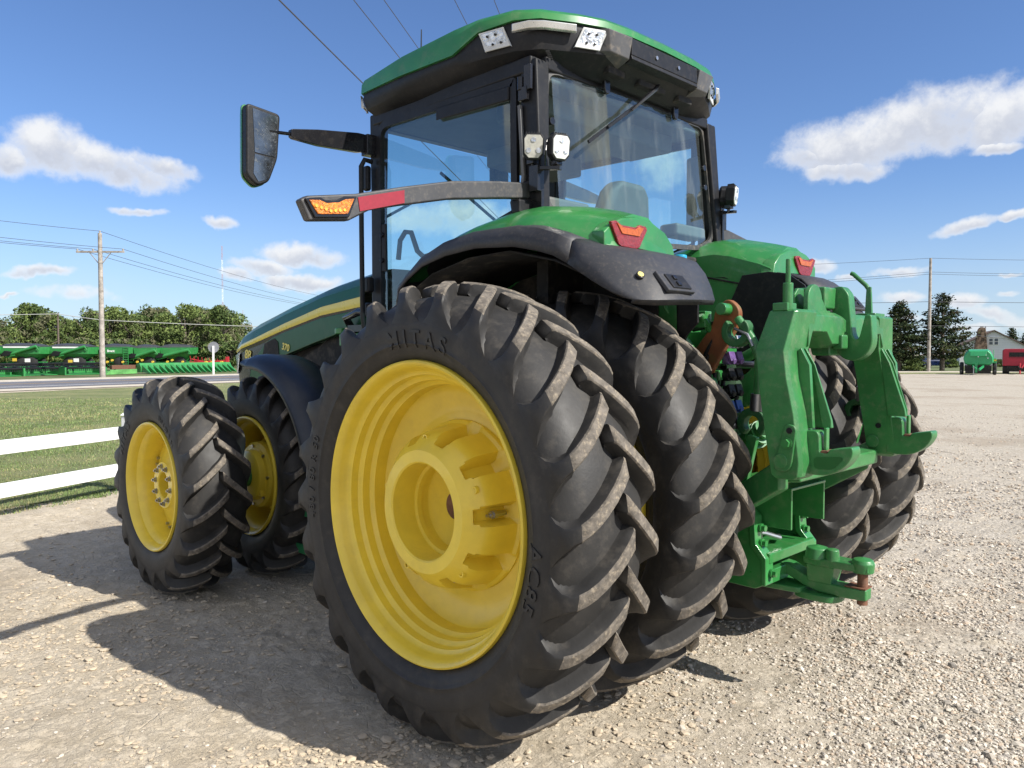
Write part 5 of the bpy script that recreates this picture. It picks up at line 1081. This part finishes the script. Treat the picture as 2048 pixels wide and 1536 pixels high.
def broad_tree(seed, h=10., w=7., n=5200, dry=.06, low=.10):
    rg = np.random.default_rng(seed); L = []; k = 26
    for i in range(k):
        zz = rg.uniform(low+.08, .90); rad = w*.5*math.sin(pi*min(1, max(.12, (zz-low+.12)/(1.12-low))))**.6*rg.uniform(.45, .95); a = rg.uniform(0, 2*pi)
        L.append((cos(a)*rad*.8, sin(a)*rad*.8, zz*h, rg.uniform(.12, .22)*w, rg.uniform(.07, .13)*h))
    L.append((0, 0, h*.86, w*.17, h*.12)); P = []; T = []
    per = n//len(L)
    for (x, y, z, r, rz) in L:
        d = rg.normal(size=(per, 3)); d /= np.linalg.norm(d, axis=1)[:, None]; q = d*rg.uniform(.45, 1.12, (per, 1))**.6*np.array([r, r, rz])+np.array([x, y, z]); P.append(q)
        tone = rg.choice([0, 1, 2]); T.append(np.where(rg.uniform(0, 1, per) < .30, rg.choice(3, per), tone) if rg.uniform() > dry*2 else np.full(per, 3))
    P = np.concatenate(P); T = np.concatenate(T); k_ = P[:, 2] > .25; P, T = P[k_], T[k_]
    V = leaf_quads(P, .20, rg); F_ = np.arange(len(V)).reshape(-1, 4)
    cr = fastmesh('crown', V, F_, LEAF, mi=T)
    m = MB(); m.tube([(0, 0, -.2), (.1, 0, h*.25), (0, .1, h*.5), (.1, 0, h*.78)], [w*.035, w*.028, w*.018, .03], 9)
    for i in range(13):
        a = rg.uniform(0, 2*pi); z0 = h*rg.uniform(.15, .6); l = w*rg.uniform(.25, .48); p = Vector((cos(a)*l, sin(a)*l, z0+h*rg.uniform(.12, .36)))
        m.tube([(0, 0, z0), tuple(p*.5+Vector((0, 0, z0*.5+h*.02))), tuple(p)], [w*.014, w*.009, .02], 6)
    tr = m.build('trunk', M_BARK); return cr, tr
def cedar(seed, h=7.5, w=4.6, n=7000, open_=.0):
    rg = np.random.default_rng(seed); P = []; T = []; m = MB(); m.tube([(0, 0, -.2), (0, 0, h*.5), (.05, 0, h*.96)], [w*.035, w*.022, .02], 9)
    nb = 78
    for i in range(nb):
        t = (i+.5)/nb; z = h*(.13+.85*t); R = w*.5*(1-t)**.72*rg.uniform(.65, 1.12)*(.6+.4*min(1, t*7)); a = i*2.4+rg.uniform(-.4, .4)
        if rg.uniform() < open_: continue
        rise = R*rg.uniform(.05, .35); tip = np.array([cos(a)*R, sin(a)*R, z+rise]); m.tube([(0, 0, z-.15), tuple(tip*.55+np.array([0, 0, z*.45-.05])), tuple(tip)], [.035*(1-t)+.012, .02, .006], 5)
        cnt = int(n/nb*(R/(w*.3))**1.1*rg.uniform(.7, 1.2))+8; s = rg.uniform(.18, 1.0, cnt)**.8
        q = np.outer(s, tip-np.array([0, 0, z-.1]))+np.array([0, 0, z-.1]); sp = (.10+.22*R*(1-s)*.6+.10*s)[:, None]
        q = q+rg.normal(size=(cnt, 3))*sp*np.array([1, 1, .42]); P.append(q); tone = rg.choice(4, p=[.40, .24, .26, .10]); T.append(np.where(rg.uniform(0, 1, cnt) < .35, rg.choice(4, cnt, p=[.4, .25, .25, .1]), tone))
    P = np.concatenate(P); T = np.concatenate(T); V = leaf_quads(P, .115, rg, .5); cr = fastmesh('crown', V, np.arange(len(V)).reshape(-1, 4), CED, mi=T); tr = m.build('trunk', M_BARK); return cr, tr
def plant_tree(parts, used, name, loc, sc, rz, label, cat='tree', group=None):
    e = thing(name, loc, rz, label, cat, group); e.scale = sc
    for p in parts:
        c = p.copy() if used else p
        if used: COL.objects.link(c)
        c.name = p.name.split('.')[0]; c.parent = e
    return e
protos = [broad_tree(s_, 10, w_, 5600, dry=d_) for s_, w_, d_ in ((1, 8., .05), (2, 7., .12), (3, 9., .03), (4, 7.5, .2))]
used = [False]*4
# (u, depth, top row in the picture, width factor, kind)
TL = [(-60, 112, 612, 1.0, 2), (12, 112, 628, 1., 0), (62, 118, 599, .95, 1), (105, 112, 617, .9, 3), (142, 116, 634, .85, 1), (178, 108, 606, .95, 0), (222, 112, 604, 1.0, 2), (262, 110, 620, .9, 3), (296, 116, 601, .95, 0), (334, 110, 617, .9, 1), (372, 106, 599, 1.0, 2), (408, 112, 606, .85, 0), (441, 106, 603, .9, 1), (470, 112, 642, .8, 3), (500, 160, 655, .9, 0), (530, 170, 668, .9, 2)]
words = ['leftmost', 'thick round', 'tall narrow', 'greyish half bare', 'low dark', 'broad dark', 'big leafy', 'dry twiggy', 'high crowned', 'slender leafy', 'tallest spreading', 'dense bushy', 'loose topped', 'small rightmost', 'distant small', 'last distant']
where = ['tree at the picture edge', 'tree above the first grain cart', 'tree left of the brown pole', 'tree behind the brown pole', 'tree between the brown pole and the roadside pole', 'tree just left of the tall roadside pole', 'tree just right of the tall roadside pole', 'tree above the fourth grain cart', 'tree over the gap between the last two carts', 'tree above the last grain cart', 'tree above the red implement', 'tree left of the round sign', 'tree right above the round sign', 'tree nearest the tractor nose', 'tree beside the small far pole', 'tree peeping over the tractor hood']
for i, (u, d, v, wf_, k) in enumerate(TL):
    h = CAM.z+(708.3-v)*d/FPX; sc = h/10.4
    plant_tree(protos[k], used[k], 'broadleaf_tree', at(u, d), (sc*wf_*.95, sc*wf_*.95, sc), rng.uniform(0, 6.3), words[i]+' '+where[i], group='trees beyond the road'); used[k] = True
# undergrowth filling the row
bush = broad_tree(11, 3.4, 6.5, 2600, dry=.05, low=.0); ub = False
for i, u in enumerate(range(-80, 560, 42)):
    plant_tree(bush, ub, 'shrub', at(u+rng.uniform(-8, 8), 103+rng.uniform(-2, 3)), (1.0, .8, rng.uniform(.8, 1.25)), rng.uniform(0, 6), 'dark undergrowth bush filling the gap below the trees', 'shrub', 'undergrowth below the trees'); ub = True
for i, (u, d, v, wf_, k) in enumerate([(u+20, 128, v+rng.uniform(6, 16), 1.1, (k+1) % 4) for (u, d, v, wf_, k) in TL[:13]]):
    h = CAM.z+(708.3-v)*d/FPX; sc = h/10.4
    plant_tree(protos[k], True, 'broadleaf_tree', at(u, d), (sc*wf_, sc*wf_, sc), rng.uniform(0, 6.3), 'back row tree showing dark between the front trees', group='back row of trees')
c1 = cedar(21, 7.2, 4.9, 9500); c2 = cedar(22, 8.0, 5.6, 8200, .16); c3 = cedar(23, 6.5, 4.2, 5000)
plant_tree(c1, False, 'cedar_tree', at(1799, 80), (1.28, 1.28, 1.0), .4, 'dense dark cedar just left of the tall grey pole'); plant_tree(c2, False, 'cedar_tree', at(1884, 81), (1.30, 1.30, 1.02), 1.4, 'open topped cedar just right of the tall grey pole')
plant_tree(c3, False, 'cedar_tree', at(1700, 90), (1.0, 1.0, 1.28), 2.2, 'cedar top showing between the hitch handles'); plant_tree(c3, True, 'cedar_tree', at(2022, 150), (1.2, 1.2, 1.05), .2, 'small pointed conifer behind the house roof'); plant_tree(c3, True, 'cedar_tree', at(1925, 150), (1.6, 1.6, .8), .9, 'low dark conifer behind the chimney')
plant_tree(c3, True, 'cedar_tree', at(2052, 145), (1.2, 1.2, .9), 3.3, 'conifer at the right picture edge behind the roof')
for u, d, s_, lab in ((1830, 79, .42, 'low green bush at the foot of the two cedars'), (1812, 82, .40, 'low bush behind the grey pole foot'), (1900, 97, .38, 'brown leaved hedge beside the blue car'), (2000, 104, .30, 'green bush under the house wall right of the baler'), (2012, 104, .30, 'dark bush beside the red baler')):
    plant_tree(bush, True, 'shrub', at(u, d), (s_, s_, s_*1.05), u, lab, 'shrub')

# ---- grain carts
M_TARP = pmat('grey_tarp', (.045, .047, .055), .55, var=.2); M_CGREEN = pmat('cart_green', (.03, .22, .055), .4, var=.12, vscale=2, dirt=(DUST, .15, 3)); M_TAN = pmat('tan_steps', (.28, .22, .16), .7, var=.2)
M_CTYRE = pmat('cart_tyre', (.02, .02, .02), .8, var=.2)
def grain_cart(u, d, L, H, kind, label):
    t = thing('grain_cart', at(u, d), RR, label, 'grain cart', 'grain carts parked in a row'); W = 2.6
    x0, x1 = -L/2, L/2; zt = H*.93
    m = MB(); m.loft([[(x0+.1, -W/2, z) if 0 else (a, -b, z) for a, b in ((x0+i0, W/2*w), (x1-i1, W/2*w))]+[(a, b, z) for a, b in ((x1-i1, W/2*w), (x0+i0, W/2*w))] for z, i0, i1, w in ((zt, 0, 0, 1), (zt*.66, .14, .06, 1), (zt*.36, L*.34, L*.28, .45), (zt*.26, L*.36, L*.32, .35))]); hp = m.build('hopper', M_CGREEN, t, bevel=.03)
    m = MB(); m.loft([[(x, -W/2-.02, zt-.06), (x, -W/2+.12, zt+.20*k), (x, -W/4, zt+.36*k), (x, 0, zt+.42*k), (x, W/4, zt+.30*k), (x, W/2+.02, zt)] for x, k in ((x0-.02, .2), (x0+.4, .8), (x0+L*.3, 1), (x1-.5, .7), (x1+.02, .2))]); m.build('tarp', M_TARP, hp)
    if kind in (0, 1):
        m = MB(); m.box((x0+L*.42, -W/2-.02, zt-.10), (L*.66, .03, .17)); m.build('white_band', M_WHITE, hp)
    yf = -W/2-.25
    if kind != 2:
        a0, a1 = (x0+L*.30, H*.60), (x1-L*.06, H*.93)
        if kind >= 3: a0, a1 = (x0+L*.12, H*.52), (x1-.1, H*.80)
        m = MB(); m.tube([(a0[0], yf, a0[1]), (a1[0], yf, a1[1])], .17 if kind < 3 else .22, 14); au = m.build('auger', M_CGREEN, t)
        m = MB(); m.prism([(a0[0]-1.0, a0[1]-.02), (a0[0]-.55, a0[1]+.42), (a0[0]+.25, a0[1]+.28), (a0[0]-.0, a0[1]-.18), (a0[0]-.7, a0[1]-.25)], 'y', yf-.3, yf+.2); m.build('spout', M_BLK, au, bevel=.05)
        m = MB(); m.tube([(a0[0]-.6, yf, a0[1]-.38), (a0[0]+.5, yf, a0[1]-.10)], .09, 8); m.tube([(a1[0], yf, a1[1]), (a1[0]+.2, yf+.1, a1[1]-.4)], .06, 6); m.build('auger_brace', M_CGREEN, au)
    if kind == 2:
        text_mesh('Brent', .40, 'lettering', M_WHITE, hp, lambda x, y, z: Vector((x0+L*.36+x, -W/2-.03-z, zt*.80+y)), ext=.01, off=.012)
        m = MB(); m.box((x0+L*.40, -W/2-.05, zt*.70), (L*.70, .10, .10)); m.box((x0+L*.5, -W/2+.1, zt*.13), (L*.5, .08, .10)); m.build('rail', M_CGREEN, hp)
        m = MB()
        for k in range(8): m.box((x1-L*.12, -W/2-.05-.0, .5+k*.28), (.55, .06, .07))
        for dx in (-.3, .3): m.bar((x1-L*.12+dx, -W/2-.05, .4), (x1-L*.12+dx, -W/2-.05, zt), .05, .05, (1, 0, 0))
        m.build('ladder', M_CGREEN, t)
    m = MB(); m.box((0, -.2, .72), (L*.9, .25, .22)); m.box((0, .5, .72), (L*.9, .25, .22)); m.bar((x0-.1, 0, .75), (x0-1.2, 0, .5), .2, .2); m.bar((x1-L*.10, -.4, zt*.62), (x1-L*.25, -.3, .7), .12, .12); m.box((-L*.10, -.35, .95), (.8, .6, .8)); m.build('frame', M_CGREEN, t)
    for x in (-L*.02, L*.22) if kind < 2 else (L*.12,):
        for y in (-.85, .85): m = MB(); m.lathe([(-.25, .001), (-.25, .62), (-.18, .72), (.18, .72), (.25, .62), (.25, .001)], c=(x, y, .70), n=24); w = m.build('wheel', M_CTYRE, t)
    if kind < 2:
        for k in range(3): m = MB(); m.bar((x0-.60+k*.12, -.6, zt*.90-k*.34), (x0+.25+k*.2, -.9, zt*.86-k*.34), .5, .17); m.build('step', M_TAN, t)
        m = MB(); m.box((L*.20, -W/2-.1, .98), (.62, .04, .42)); m.build('white_plate', M_WHITE, t)
        m = MB(); m.box((-L*.12 if kind == 0 else L*.05, -W/2-.12, 1.05 if kind == 0 else .85), (.5, .04, .35)); m.build('yellow_plate', pmat('sign_yellow', (.65, .45, .05), .5), t)
    else:
        for k, x in enumerate((-.9, -.3, 1.0)): m = MB(); m.lathe([(-.1, .001), (-.1, .14), (.1, .14), (.1, .001)], c=(x, -W/2-.1, .75+.2*(k % 2)), n=12); m.build('yellow_hub', pmat('sign_yellow', (.65, .45, .05), .5), t)
    return t
grain_cart(-45, 92, 4.6, 2.85, 1, 'grain cart cut off by the left picture edge')
grain_cart(54, 94, 4.7, 2.82, 0, 'green grain cart with a white band and yellow plate, leftmost whole one')
grain_cart(150, 96, 4.7, 2.80, 1, 'green grain cart with a white band, just left of the tall pole')
grain_cart(241, 98, 3.5, 2.80, 2, 'green grain cart with white lettering and a ladder right of the pole')
grain_cart(300, 99, 2.9, 2.72, 3, 'green grain cart with a black spout, second from the right of the row')
grain_cart(359, 100, 3.8, 2.78, 4, 'green grain cart with bulging black tarp, rightmost of the row')
# ---- harvesting heads in front of the carts
def draper(u, d, L, label):
    t = thing('draper_header', at(u, d), RD, label, 'header', 'harvest heads on the ground')
    m = MB(); m.box((0, .9, .45), (L, .15, .55)); m.prism([(0.9, .12), (-.7, .05), (-.7, .10), (.9, .2)], 'x', -L/2, L/2); m.box((-L/2, 0, .35), (.12, 2.0, .6)); m.box((L/2, 0, .35), (.12, 2.0, .6)); m.build('pan', M_CGREEN, t)
    for (y, z) in ((-.35, .95), (-.75, .60), (0, .62)):
        m = MB(); m.tube([(-L/2+.1, y, z), (L/2-.1, y, z)], .085, 6)
        for k in range(int(L/.16)): x = -L/2+.15+k*.16; m.tube([(x, y, z), (x, y-.06, z-.24)], .028, 3, cap=False)
        m.build('reel_bat', M_BLK, t)
    for x in (-L*.32, 0, L*.32): m = MB(); m.bar((x, .85, .85), (x, -.4, .70), .09, .10); m.build('reel_arm', M_BLK, t)
    return t
draper(-60, 57, 6.5, 'black and green header cut off by the left picture edge'); draper(66, 62, 4.4, 'draper header with black reel below the leftmost whole cart'); draper(158, 64.5, 3.4, 'draper header with black reel ending at the tall pole')
t = thing('corn_header', at(382, 71.5), RD, 'long green corn header with a row of slanted snouts by the road', 'header')
Lc = 9.6; m = MB(); m.prism([(.9, .15), (.9, .85), (.5, .95), (.3, .6), (.3, .15)], 'x', -Lc/2, Lc/2); m.build('body', M_CGREEN, t)
for k in range(17):
    x = -Lc/2+.3+k*(Lc-.6)/16; m = MB(); m.loft([[(x-.24, .35, .22), (x+.24, .35, .22), (x+.16, .35, .78), (x-.16, .35, .78)], [(x-.18-.2, -.5, .12), (x+.10-.2, -.5, .12), (x+.06-.2, -.5, .42), (x-.14-.2, -.5, .42)], [(x-.42, -1.2, .05), (x-.38, -1.2, .05), (x-.38, -1.2, .09), (x-.42, -1.2, .09)]]); m.build('snout', M_CGREEN, t, bevel=.01)
t = thing('tillage_frame', at(246, 67), RD, 'rusty brown frame lying right of the tall pole', 'implement'); m = MB(); m.box((0, 0, .62), (2.2, .3, .34)); m.box((-.6, .2, .3), (.15, .15, .7)); m.box((.7, .2, .3), (.15, .15, .7)); m.build('frame', M_RUST, t)
t = thing('header_piece', at(249, 65.5), RD, 'pale green machine panel in front of the rusty frame', 'implement'); m = MB(); m.prism([(-1.4, .05), (-1.4, .42), (1.0, .46), (1.0, .10)], 'y', -.2, .2); m.prism([(-1.9, .05), (-1.4, .05), (-1.5, .35)], 'y', -.3, .1); m.build('panel', pmat('pale_green', (.10, .30, .08), .5, var=.3, vscale=2), t)
t = thing('red_implement', at(425, 92), RR, 'bright red folded implement with yellow hubs beyond the corn header', 'implement')
M_RP = pmat('red_paint', (.42, .02, .03), .4, var=.15); m = MB(); m.bar((-2.6, 0, .75), (1.9, 0, .95), .25, .18); m.bar((-2.4, 0, 1.15), (-.4, .2, .7), .12, .12); m.bar((1.2, 0, .8), (1.9, 0, 1.35), .18, .2); m.box((1.75, 0, 1.0), (.3, .4, .8)); m.build('frame', M_RP, t)
for k in range(8): m = MB(); m.bar((-2.6+k*.45, .3, .8), (-2.7+k*.45, .3, 1.5-.05*k), .05, .05); m.build('tine', M_RP, t)
for x in (-.6, .1, 1.2): m = MB(); m.lathe([(-.2, .001), (-.2, .18), (.1, .18), (.1, .001)], c=(x, -.3, .72), n=14); m.build('yellow_hub', pmat('sign_yellow', (.65, .45, .05), .5), t)

# ---- house
t = thing('house', at(1985, 112), RU(1985)+.12, 'white clapboard house with a brown roof behind the balers', 'house')
def siding():
    m = bpy.data.materials.new('white_siding'); m.use_nodes = True; q = G(m.node_tree); co = q.n('ShaderNodeTexCoord').outputs['Object']
    b = q.n('ShaderNodeBsdfPrincipled'); o = q.n('ShaderNodeOutputMaterial'); q.l(b.outputs[0], o.inputs[0]); sp = q.n('ShaderNodeSeparateXYZ'); q.l(co, sp.inputs[0])
    f = q.m('FRACT', q.m('MULTIPLY', sp.outputs[2], 4.2)); c = q.mix(q.ramp(f, .0, .10), (.30, .31, .33), (.66, .68, .71)); c = q.mix(q.m('MULTIPLY', q.ramp(q.noise(co, .8, 4, .6), .45, .7), .2), c, (.45, .45, .45)); q.l(c, b.inputs['Base Color']); b.inputs['Roughness'].default_value = .7; return m
t.scale = (.9, .9, 1); M_SID = siding(); M_ROOF = pmat('shingle_roof', (.16, .11, .085), .9, var=.3, vscale=2, bump=(8, .5))
m = MB(); m.prism([(-4.2, -.3), (-4.2, 3.0), (.1, 4.95), (6.4, 1.75), (6.4, -.3)], 'y', 0, 9); hw = m.build('wall', M_SID, t)
m = MB()
for a, b in (((-4.75, 2.76), (.1, 4.98)), ((.1, 4.98), (6.9, 1.52))):
    m.loft([[(a[0], -.4, a[1]), (b[0], -.4, b[1]), (b[0], -.4, b[1]+.14), (a[0], -.4, a[1]+.14)], [(a[0], 9.4, a[1]), (b[0], 9.4, b[1]), (b[0], 9.4, b[1]+.14), (a[0], 9.4, a[1]+.14)]])
rf = m.build('roof', M_ROOF, t)
m = MB(); m.box((.1, -.06, 4.10), (2.6, .12, .10)); m.build('gable_band', M_WHITE, hw)
for x in (-.30, .42):
    m = MB(); m.box((x, -.03, 3.48), (.62, .10, 1.02)); wf2 = m.build('window', M_WHITE, hw)
    for z in (3.70, 3.24): m = MB(); m.box((x, -.085, z), (.48, .02, .40)); m.build('pane', pmat('window_pane', (.06, .08, .10), .08), wf2)
m = MB(); m.loft([[(-1.55-w, -.55, z), (-1.45+w*.62, -.55, z), (-1.45+w*.62, .1, z), (-1.55-w, .1, z)] for z, w in ((-.2, 1.15), (2.6, 1.02), (4.6, .72), (5.15, .62), (5.45, .40))]); chm = m.build('chimney', pmat('rough_stone', (.17, .115, .08), .95, var=.9, vscale=2.6, bump=(5, 1.0)), t, bevel=.05)
m = MB(); m.box((-1.62, -.25, 5.52), (.45, .45, .2)); m.cyl((-1.1, -.2, 5.2), (-1.1, -.2, 5.65), .09, 10); m.build('flue', M_STEEL, chm)
m = MB(); m.prism([(-4.6, -.3), (-4.6, 1.9), (-3.9, 1.9), (-3.9, -.3)], 'y', -.6, 0); m.build('porch_post', M_WHITE, t)
# ---- blue car behind the cedar
t = thing('parked_car', at(1872, 99), RR, 'dark blue car parked behind the cedar trunk', 'car'); M_CAR = pmat('dark_blue_car_paint', (.01, .02, .07), .2, coat=1.)
m = MB(); m.loft([[(x, -.85, .35), (x, -.88, z0), (x, -.80, z1), (x, .80, z1), (x, .88, z0), (x, .85, .35)] for x, z0, z1 in ((-2.2, .6, .75), (-2.0, .75, .95), (-1.2, .85, 1.0), (1.0, .85, .98), (2.0, .72, .82), (2.25, .5, .6))]); cb = m.build('body', M_CAR, t, bevel=.04)
m = MB(); m.loft([[(x, -w, z) for z in (.95, zt)]+[(x, w, z) for z in (zt, .95)] for x, zt, w in ((-1.7, 1.0, .72), (-1.0, 1.42, .66), (.2, 1.45, .66), (1.1, 1.0, .72))]); m.build('window', pmat('car_glass', (.03, .04, .05), .05), cb, bevel=.03)
for x in (-1.35, 1.4):
    for y in (-.80, .80): m = MB(); m.lathe([(-.1, .001), (-.1, .33), (.1, .33), (.1, .001)], c=(x, y, .33), n=20); m.build('wheel', M_CTYRE, t)
# ---- round baler
t = thing('round_baler', at(1956, 66), RU(1956), 'green round baler standing on the gravel in front of the house', 'baler'); t.scale = (.88, .88, 1); M_BG = pmat('baler_green', (.03, .30, .11), .35, var=.08, vscale=2)
OUT = [(-.80, 2.02), (.80, 2.02), (1.02, 1.82), (1.22, 1.45), (1.26, 1.02), (.98, .80), (-.80, .80), (-1.12, .90), (-1.22, 1.35), (-1.10, 1.70)]
m = MB(); m.loft([[(x*.94, -.55, 1.35+(z-1.35)*.90) for x, z in OUT], [(x, -.35, z) for x, z in OUT], [(x, 1.3, z+.1) for x, z in OUT], [(x*.9, 2.3, z-.1) for x, z in OUT]]); bb_ = m.build('body', M_BG, t, bevel=.05)
m = MB(); m.box((0, -.60, 1.72), (1.35, .08, .42), Matrix.Rotation(radians(-18), 3, 'X')); m.build('front_panel', M_BG, bb_, bevel=.04)
m = MB(); m.box((1.36, .2, 1.15), (.24, .9, .40)); m.box((1.25, .5, 1.70), (.06, .06, .75)); m.build('side_shield', M_BG, bb_, bevel=.03); m = MB(); m.box((1.37, -.27, 1.20), (.22, .02, .12)); m.build('yellow_label', pmat('sign_yellow', (.65, .45, .05), .5), bb_)
for x, z in ((.62, 1.62), (.78, 1.38), (0, 1.5)): m = MB(); m.box((x, -.66, z), (.09, .03, .09)); m.build('light', M_LAMP, bb_)
m = MB(); m.box((0, .2, .55), (2.2, 1.4, .45)); m.box((0, -.2, .25), (2.1, .7, .3)); m.build('pickup', M_DARK, t)
m = MB(); m.bar((-.5, -.2, .75), (-.1, -2.2, .45), .12, .16); m.bar((.5, -.2, .75), (.1, -2.2, .45), .12, .16); m.box((-.15, -1.3, .6), (.2, .3, .8)); m.build('tongue', M_BG, t)
m = MB(); m.tube([(-.35, -2.1, .05), (-.35, -2.1, .75)], .04, 8); m.build('jack', M_STEEL, t)
for x in (-1.35, 1.35):
    m = MB(); m.lathe([(-.17, .001), (-.17, .46), (-.1, .52), (.1, .52), (.17, .46), (.17, .001)], c=(x*.98, .6, .52), n=24, axis='x') if 0 else m.lathe([(-.17, .20), (-.17, .46), (-.1, .52), (.1, .52), (.17, .46), (.17, .20)], c=(x, .6, .52), n=24, axis='x'); w = m.build('wheel', M_CTYRE, t)
    m = MB(); m.lathe([(-.15, .001), (-.15, .28), (.15, .28), (.15, .001)], c=(x, .6, .52), n=20, axis='x'); m.build('rim', M_YEL, w)
    m = MB(); m.lathe([(-.07, .001), (-.07, .20), (.07, .20), (.07, .001)], c=(x*1.02, -.6, .20), n=16, axis='x'); m.build('gauge_wheel', M_CTYRE, t)
# ---- red baler at the right edge
t = thing('red_baler', at(2072, 67), RU(2072)+.05, 'red square sided baler at the right picture edge', 'baler')
m = MB(); m.loft([[(-2.40, y, .70), (2.2, y, .70), (2.2, y, 2.02), (2.0, y, 2.16), (-2.25, y, 2.16), (-2.40, y, 2.05)] for y in (0, 2.6)]); rb = m.build('body', pmat('baler_red', (.40, .012, .035), .4, var=.12, vscale=2), t, bevel=.04)
m = MB(); m.box((-.6, -.02, 1.62), (2.7, .05, .48)); vnt = m.build('vent', M_DARK, rb); m = MB(); m.box((-.6, -.05, 1.44), (2.7, .03, .05)); m.build('trim', pmat('baler_red', (.4, .01, .03)), vnt)
m = MB(); m.box((0, .8, .45), (4.2, 1.6, .5)); m.build('chassis', M_DARK, t)
for x in (-2.15, 2.0): m = MB(); m.lathe([(-.25, .001), (-.25, .42), (-.18, .48), (.18, .48), (.25, .42), (.25, .001)], c=(x, .6, .48), n=24, axis='x'); m.build('wheel', M_CTYRE, t)
m = MB(); m.tube([(-1.18, -1.2, .05), (-1.18, -1.2, .95)], .06, 8); m.bar((-1.1, -1.1, .5), (-.85, -1.0, .9), .12, .1); m.build('jack', pmat('jack_red', (.5, .03, .05), .5), t)
m = MB(); m.bar((-1.2, 0, .6), (-1.15, -1.6, .45), .2, .2); m.build('tongue', M_DARK, t)
